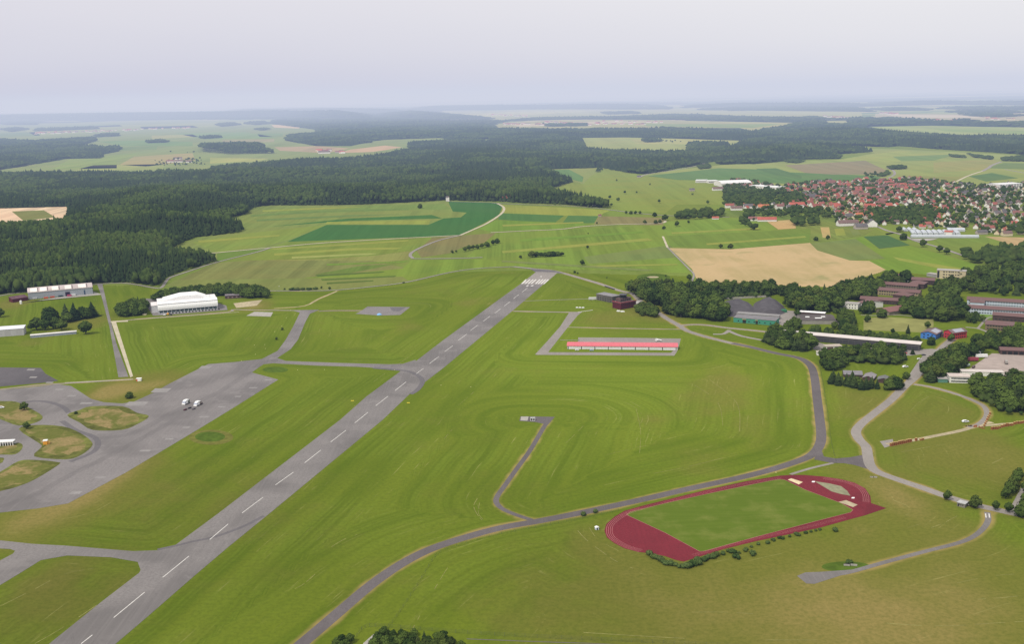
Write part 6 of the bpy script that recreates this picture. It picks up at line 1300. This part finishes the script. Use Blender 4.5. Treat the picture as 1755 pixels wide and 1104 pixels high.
for i,(x_,y_,u,v) in enumerate(HOUSES):
    ri=pick(x_,y_,(u,v)); wi=rr.choices((0,1,2),(6,3,4))[0]
    big=1380<u<1570 and rr.random()<.3 and v<375
    L_,D_=(rr.choice((18,22,27)),rr.choice((11,13))) if big else (rr.choice((10,12,14)),rr.choice((8,9.5)))
    h_=4.6 if big else rr.choice((3.2,4.,4.6)); ris=D_*rr.choice((.45,.55))
    rz=PI/2+rr.uniform(-.75,-.25) if rr.random()<(.35 if big else .72) else rr.uniform(-.2,.5)
    me=house_mesh(L_,D_,h_,round(ris,1),ri,wi)
    if i<285:
        rn=roofc[ri][1]; wn=('white','cream','grey')[wi]
        e=empty('village_house',(x_,y_,0),rz,f"{'large' if big else 'small'} {wn} house with {rn} roof, {dist_name(u,v)}",'house',f"{'large' if big else 'small'} {wn} {rn}-roofed houses, {dist_name(u,v)}"); link('wall',me[0],e); link('roof',me[1],e)
    else:
        for q,src in ((wi,me[0]),(3+ri,me[1])):
            c,s=math.cos(rz),math.sin(rz); rest[q].add([(x_+p.co.x*c-p.co.y*s,y_+p.co.x*s+p.co.y*c,p.co.z) for p in src.vertices],[tuple(f.vertices) for f in src.polygons])
allr=MB(); 
for q in range(9):
    if rest[q].v: allr.add(rest[q].v,rest[q].f,q)
tag(allr.build('village_houses',WL+ROOF),'closely packed small houses in the far half of the village',kind='stuff')
# far hamlets, each a loose mass of tiny houses
far=MB()
for (x0,y0,x1,y1,nn) in ((60,229,235,223,50),(235,222,330,219,16),(865,213,960,214,34),(930,209,1010,214,36),(1010,212,1110,214,22),(836,197,905,199,30),(1400,200,1470,203,14),(1510,194,1540,196,16),(1600,206,1640,208,10),(1030,208,1150,210,14),(540,259,590,262,9),(478,213,512,215,6),(1690,203,1740,206,8)):
    for _ in range(nn):
        t=rr.random(); c=P(x0+(x1-x0)*t+rr.uniform(-3,3), y0+(y1-y0)*t+rr.uniform(-1.2,1.2)); s=rr.choice((10,13,18)); s2=s*.7; zz=rr.choice((6,7,9)); wi=rr.choice((0,0,0,1,2)); ri=rr.choice((0,1,1,2,3))
        x_,y_=c.x,c.y; far.box(x_-s,y_-s2,-.5,x_+s,y_+s2,zz,wi); far.add([(x_-s,y_-s2,zz),(x_+s,y_-s2,zz),(x_+s,y_+s2,zz),(x_-s,y_+s2,zz),(x_-s,y_,zz+5),(x_+s,y_,zz+5)],[(0,1,5,4),(2,3,4,5),(0,4,3),(1,2,5)],3+ri)
tag(far.build('distant_hamlets',WL+ROOF),'tiny pale and red houses of far hamlets on the plain',kind='stuff')
# farm in the clearing
for k,(x,y,l_,d_,h_,ri,wi,rz,lb) in enumerate(((305,273,40,14,6,3,0,.1,'long grey-roofed farm barn in the far clearing'),(292,278,34,14,6,2,0,.05,'left farmhouse with dull red roof in the far clearing'),(307,278,36,14,6,3,0,0,'middle farm building with brown roof in the far clearing'),(324,278.5,26,12,6,3,0,.1,'right farm building in the far clearing'),
    (830,340,24,14,6,1,1,1.3,'red-roofed farmhouse half hidden at the wood edge'),(869,343.5,34,16,7,0,0,.5,'large orange-red roofed house at the edge of the wood'),(806,337,16,12,6,1,0,.3,'small red roof showing in the wood above the field'),(1015,352,16,11,6,5,0,.2,'orange-roofed house at the tip of the wood'),(556,263,60,20,8,3,0,.1,'long white farm at the edge of the far wood'),
    (1250,356,20,11,6,1,0,0,'red-roofed house with a white gable at the left entrance of the village'),(1262,360,26,12,5,3,0,0,'grey workshop at the left entrance of the village'),(1282,357,22,13,6,4,0,0,'dark grey roofed house left of the orange one'),(1308,358.5,26,14,6,5,0,0,'wide bright orange-roofed house at the village front'),(1336,358,18,12,7,2,0,.2,'blue-grey walled house right of the orange-roofed one'),(1365,355,36,13,7,0,0,0,'long bright red roofed house at the village front'),(1314,379,40,13,4,0,0,-.1,'long low red-roofed barn below the village front'),(1293,378,26,12,4,2,0,-.1,'dull red barn left of the long low red one'),
    (1452,386.5,42,15,6,3,0,.1,'wide brown-roofed hall at the village foot'),(1475,392,24,15,5,4,2,.05,'blue-grey workshop below the wide brown-roofed hall'),(1494,388,22,18,8,4,0,1.4,'white gabled hall at the village road'),(1226,375.5,14,7,3,0,0,0,'small white hut with a red roof left of the village'),(1585,380,22,12,5,1,1,.1,'red-roofed house above the greenhouses'),
    (1725,404,18,11,5,3,1,.1,'cream house in the field right of the greenhouses'),(1682,401,20,10,4,4,2,.1,'grey shed right of the greenhouses'),(1230,326,30,12,5,3,0,.1,'brown-roofed barn left of the white factory'),(767,344.5,8,8,10,4,0,0,'small white chapel at the edge of the wood'),(1186,327,14,9,4,4,2,0,'grey barn on the rough meadow'),(1095,304,12,8,4,4,2,0,'small grey barn beside the country road'),(1028,371,7,5,3,2,2,0,'tiny brown hut on the field edge'))):
    me=house_mesh(l_,d_,h_,round(d_*.38,1),ri,wi); e=empty('farm_building' if 'farm' in lb or 'barn' in lb else 'country_house',P(x,y),rz,lb,'house'); link('wall',me[0],e); link('roof',me[1],e)
e=empty('chapel_tower',P(769,345),0,'slim white chapel tower with a pointed cap at the wood edge','tower'); MB().box(-1.8,-1.8,0,1.8,1.8,11).build('wall',WL[0],e); MB().cyl(0,0,11,15,2.4,.1,4).build('roof',ROOF[3],e)
# white factory and greenhouses
wr=paint((.66,.66,.67),.06,.1,.7,.2,'pale_industrial_roof')
for p1,p2,d_,h_,rf,ri_,lb in (((1236,320),(1287,318),60,9,'arch',6,'large white curved-roof factory hall behind the village'),((1284,322),(1330,325.5),40,7,'flat',1,'long white flat factory wing right of the curved hall'),((1192,313),(1211,313),30,7,'flat',1,'left of two small white halls beside the village'),((1214,314),(1231,313.5),30,7,'flat',1,'right of two small white halls beside the village'),((1712,324),(1752,322),40,12,'flat',1,'pale apartment block at the far right of the village'),((1690,322),(1722,324),36,10,'flat',1,'lower pinkish apartment block at the far right of the village')):
    r,L_,D_=bld('factory_hall' if 'h' in lb and 'apartment' not in lb else 'apartment_block',lb,'hall' if 'apartment' not in lb else 'apartments',p1,p2,depth=d_,h=h_,roof=rf,rise=ri_,wall=WL[0] if 'apartment' not in lb else WL[0],roofm=wr,over=.5)
    panes(r,L_,D_,h_,1 if h_<10 else 3,8,4,1.8,2.5,3.2)
gh=paint((.44,.47,.51),.06,.2,.4,.4,'greenhouse_glass')
for k in range(9):
    x=1563+k*9.4; bld('greenhouse',f"white ridged greenhouse, {['leftmost','second','third','fourth','fifth','sixth','seventh','eighth','rightmost'][k]} of the rear row",'greenhouse',(x,402.5),(x+8,402.6),depth=48,h=3.2,roof='gabley',rise=1.3,wall=gh,roofm=gh,over=.1)
for k in range(3):
    x=1549+k*9; bld('greenhouse',f"small rounded greenhouse tunnel, {['left','middle','right'][k]} of three at the road",'greenhouse',(x,396),(x+7.5,396),depth=26,h=2.2,roof='gabley',rise=2.6,wall=gh,roofm=gh,over=.1)
bld('greenhouse','long low greenhouse along the front of the nursery','greenhouse',(1562,407.5),(1678,407.8),depth=12,h=3.2,roof='gable',rise=1.6,wall=gh,roofm=gh,over=.1)
bld('greenhouse','upper right greenhouse of the nursery with a ribbed roof','greenhouse',(1624,396.5),(1654,397),depth=30,h=3.6,roof='gable',rise=1.8,wall=gh,roofm=gh,over=.1)
bld('nursery_shop','low red-roofed nursery shop among the greenhouses','shop',(1618,402.4),(1632,403),depth=20,h=5.5,roof='gable',rise=2,wall=WL[0],roofm=ROOF[0])
sheet('nursery_yard', [(1562,409),(1608,408.5),(1600,411),(1580,414),(1572,412)], .07, M['concrete'])
# garden and orchard trees of the village: too many to count from here
def scatter(name, polys, nn, h0, label, zmat='broad', seed=4):
    r2=random.Random(seed); pts=[]
    for poly,k in polys:
        w=W(poly); xs=[a for a,_ in w]; ys=[b for _,b in w]; c=0; tries=0
        while c<k and tries<k*30:
            tries+=1; x_=r2.uniform(min(xs),max(xs)); y_=r2.uniform(min(ys),max(ys))
            if inpoly(np.array([x_]),np.array([y_]),w)[0]:
                h=h0*r2.uniform(.6,1.3); pts.append((x_,y_,0,h*r2.uniform(.4,.62),h,r2.random()*.8)); c+=1
    canopy(name,np.array(pts),M[zmat],'ball2','stuff',label)
scatter('village_gardens',[(VP,2200),([(1238,345),(1240,325),(1300,328),(1345,332),(1380,338),(1380,352),(1330,352),(1290,356)],420),([(1490,362),(1560,358),(1610,362),(1600,384),(1545,382),(1500,384)],260),([(1290,362),(1400,362),(1440,372),(1400,374),(1300,372)],110)],0,8.5,'green gardens and orchard crowns between the village houses')
scatter('orchard',[([(1157,374),(1175,368),(1238,362),(1240,372),(1200,376),(1160,377)],90),([(1359,386),(1364,376),(1374,376),(1376,388),(1362,388)],22),([(1387,386),(1388,376),(1393,376),(1393,387)],10),([(1397,386),(1398,376),(1405,376),(1404,387)],10),([(1270,378),(1292,390),(1296,394),(1288,394),(1268,382)],16),([(1278,364),(1290,366),(1292,380),(1278,378)],14),([(1640,440),(1690,426),(1755,422),(1830,424),(1830,462),(1755,458),(1700,456),(1660,452)],150),([(1690,432),(1755,436),(1755,452),(1700,452)],50)],0,11,'orchard rows and roadside trees outside the village',seed=8)
scatter('camp_undergrowth',[([(1080,502),(1236,512),(1256,552),(1155,544)],110),([(1345,505),(1440,508),(1440,540),(1352,530)],90),([(1312,580),(1392,594),(1393,604),(1315,591)],50),([(1440,606),(1545,610),(1547,626),(1440,623)],60),([(1655,668),(1800,660),(1800,713),(1715,712)],90),([(1580,655),(1625,610),(1690,604),(1620,655)],60),([(1570,530),(1640,508),(1650,546),(1590,548)],80),([(1640,470),(1800,455),(1800,512),(1660,506)],90),([(1205,500),(1340,498),(1345,508),(1240,508)],60),([(1240,508),(1310,503),(1325,509),(1240,514)],40),([(1430,505),(1560,480),(1500,500),(1445,518)],60),([(1360,572),(1570,594),(1575,588),(1400,566)],60)],0,5.5,'low undergrowth beneath the camp trees',seed=9)
scatter('meadow_scrub',[([(950,325),(1150,320),(1240,350),(1100,355)],7),([(1000,340),(1050,350),(1050,356),(1000,350)],16),([(870,344),(960,346),(1040,354),(1040,358),(880,348)],24),([(265,275),(350,272),(352,284),(262,284)],60),([(1480,300),(1525,296),(1530,300),(1490,308)],20),([(290,258),(470,258),(470,262),(290,262)],14),([(1120,242),(1150,240),(1170,243),(1140,246)],14)],0,8,'scattered scrub on the far meadows',seed=12)
print('trees',NT)
# ================================================================== light, sky and haze
SUN_EL=math.radians(52); SUN_AZ=math.radians(-138)     # compass: 0 = straight ahead (+Y), negative to the left
sd=Vector((math.sin(SUN_AZ)*math.cos(SUN_EL), math.cos(SUN_AZ)*math.cos(SUN_EL), math.sin(SUN_EL)))
ld=bpy.data.lights.new('sun','SUN'); ld.energy=2.9; ld.angle=math.radians(7); ld.color=(1,.94,.82)
lo=bpy.data.objects.new('sun',ld); COL.objects.link(lo); lo.rotation_euler=(-sd).to_track_quat('-Z','Y').to_euler()
w=bpy.data.worlds.new('World'); sc.world=w; w.use_nodes=True; nt=w.node_tree; n=N(nt); bg=nt.nodes['Background']
sky=n.n('ShaderNodeTexSky'); sky.sky_type='NISHITA'; sky.sun_disc=False; sky.sun_elevation=SUN_EL; sky.sun_rotation=-SUN_AZ if False else SUN_AZ
sky.dust_density=4; sky.air_density=1.5; sky.altitude=800
tc=n.n('ShaderNodeTexCoord'); sx=n.n('ShaderNodeSeparateXYZ'); n.l(tc.outputs['Generated'],sx.inputs[0])
az=n.ramp(sx.outputs[0],-.45,.45)
def K(c,k=10.): return tuple(v*k for v in lin(c))
low=n.mix(az, K((206,205,223)), K((221,223,235)))
mid=n.mix(az, K((215,215,229)), K((230,230,237)))
top=n.mix(az, K((225,223,233)), K((238,237,241)))
c=n.mix(n.ramp(sx.outputs[2],-.005,.045), low, mid); c=n.mix(n.ramp(sx.outputs[2],.03,.095), c, top); c=n.mix(n.ramp(sx.outputs[2],.15,.6), c, K((243,243,245)))
cl=n.noise(n.mapv(tc.outputs['Generated'],0,(1,1,5)),2.2,3,.5)
c=n.mix(n.ramp(cl,.35,.7,0,.12), c, K((238,238,241)))
c=n.mix(.95, sky.outputs[0], c)
n.l(c,bg.inputs['Color']); bg.inputs['Strength'].default_value=.1
# thin summer haze: bodies of air that absorb and glow with scattered skylight, denser over the far plain
def haze(name,sig,H,x0,y0,x1,y1,top,label):
    hz=bpy.data.materials.new(name); hz.use_nodes=True; nt=hz.node_tree; nt.nodes.clear(); n=N(nt)
    out=n.n('ShaderNodeOutputMaterial'); add=n.n('ShaderNodeAddShader'); ab=n.n('ShaderNodeVolumeAbsorption'); em=n.n('ShaderNodeEmission')
    D=max(sig)/.999
    ab.inputs['Color'].default_value=(1-sig[0]/D,1-sig[1]/D,1-sig[2]/D,1); ab.inputs['Density'].default_value=D
    e=[sig[i]*H[i] for i in range(3)]; k=max(e); em.inputs['Color'].default_value=(e[0]/k,e[1]/k,e[2]/k,1); em.inputs['Strength'].default_value=k
    n.l(ab.outputs[0],add.inputs[0]); n.l(em.outputs[0],add.inputs[1]); n.l(add.outputs[0],out.inputs['Volume'])
    hb=MB().box(x0,y0,-.9,x1,y1,top).build(name,hz); tag(hb,label,kind='stuff'); hb.display_type='WIRE'
haze('haze',(1.7e-5,2.1e-5,2.8e-5),lin((205,212,230)),-158000,-1500,158000,158000,470,'thin bluish summer haze over the plain')
haze('haze',(4.2e-5,4.8e-5,5.8e-5),lin((206,212,229)),-150000,2500,150000,150000,400,'haze thickening beyond the great wood')
haze('haze',(4.3e-5,4.4e-5,4.6e-5),lin((213,215,229)),-149000,8000,149000,149000,360,'pale haze bank hiding the horizon')
sc.render.engine='CYCLES'
sc.cycles.max_bounces=4; sc.cycles.diffuse_bounces=2; sc.cycles.glossy_bounces=1; sc.cycles.volume_bounces=0; sc.cycles.transparent_max_bounces=8; sc.cycles.use_denoising=True
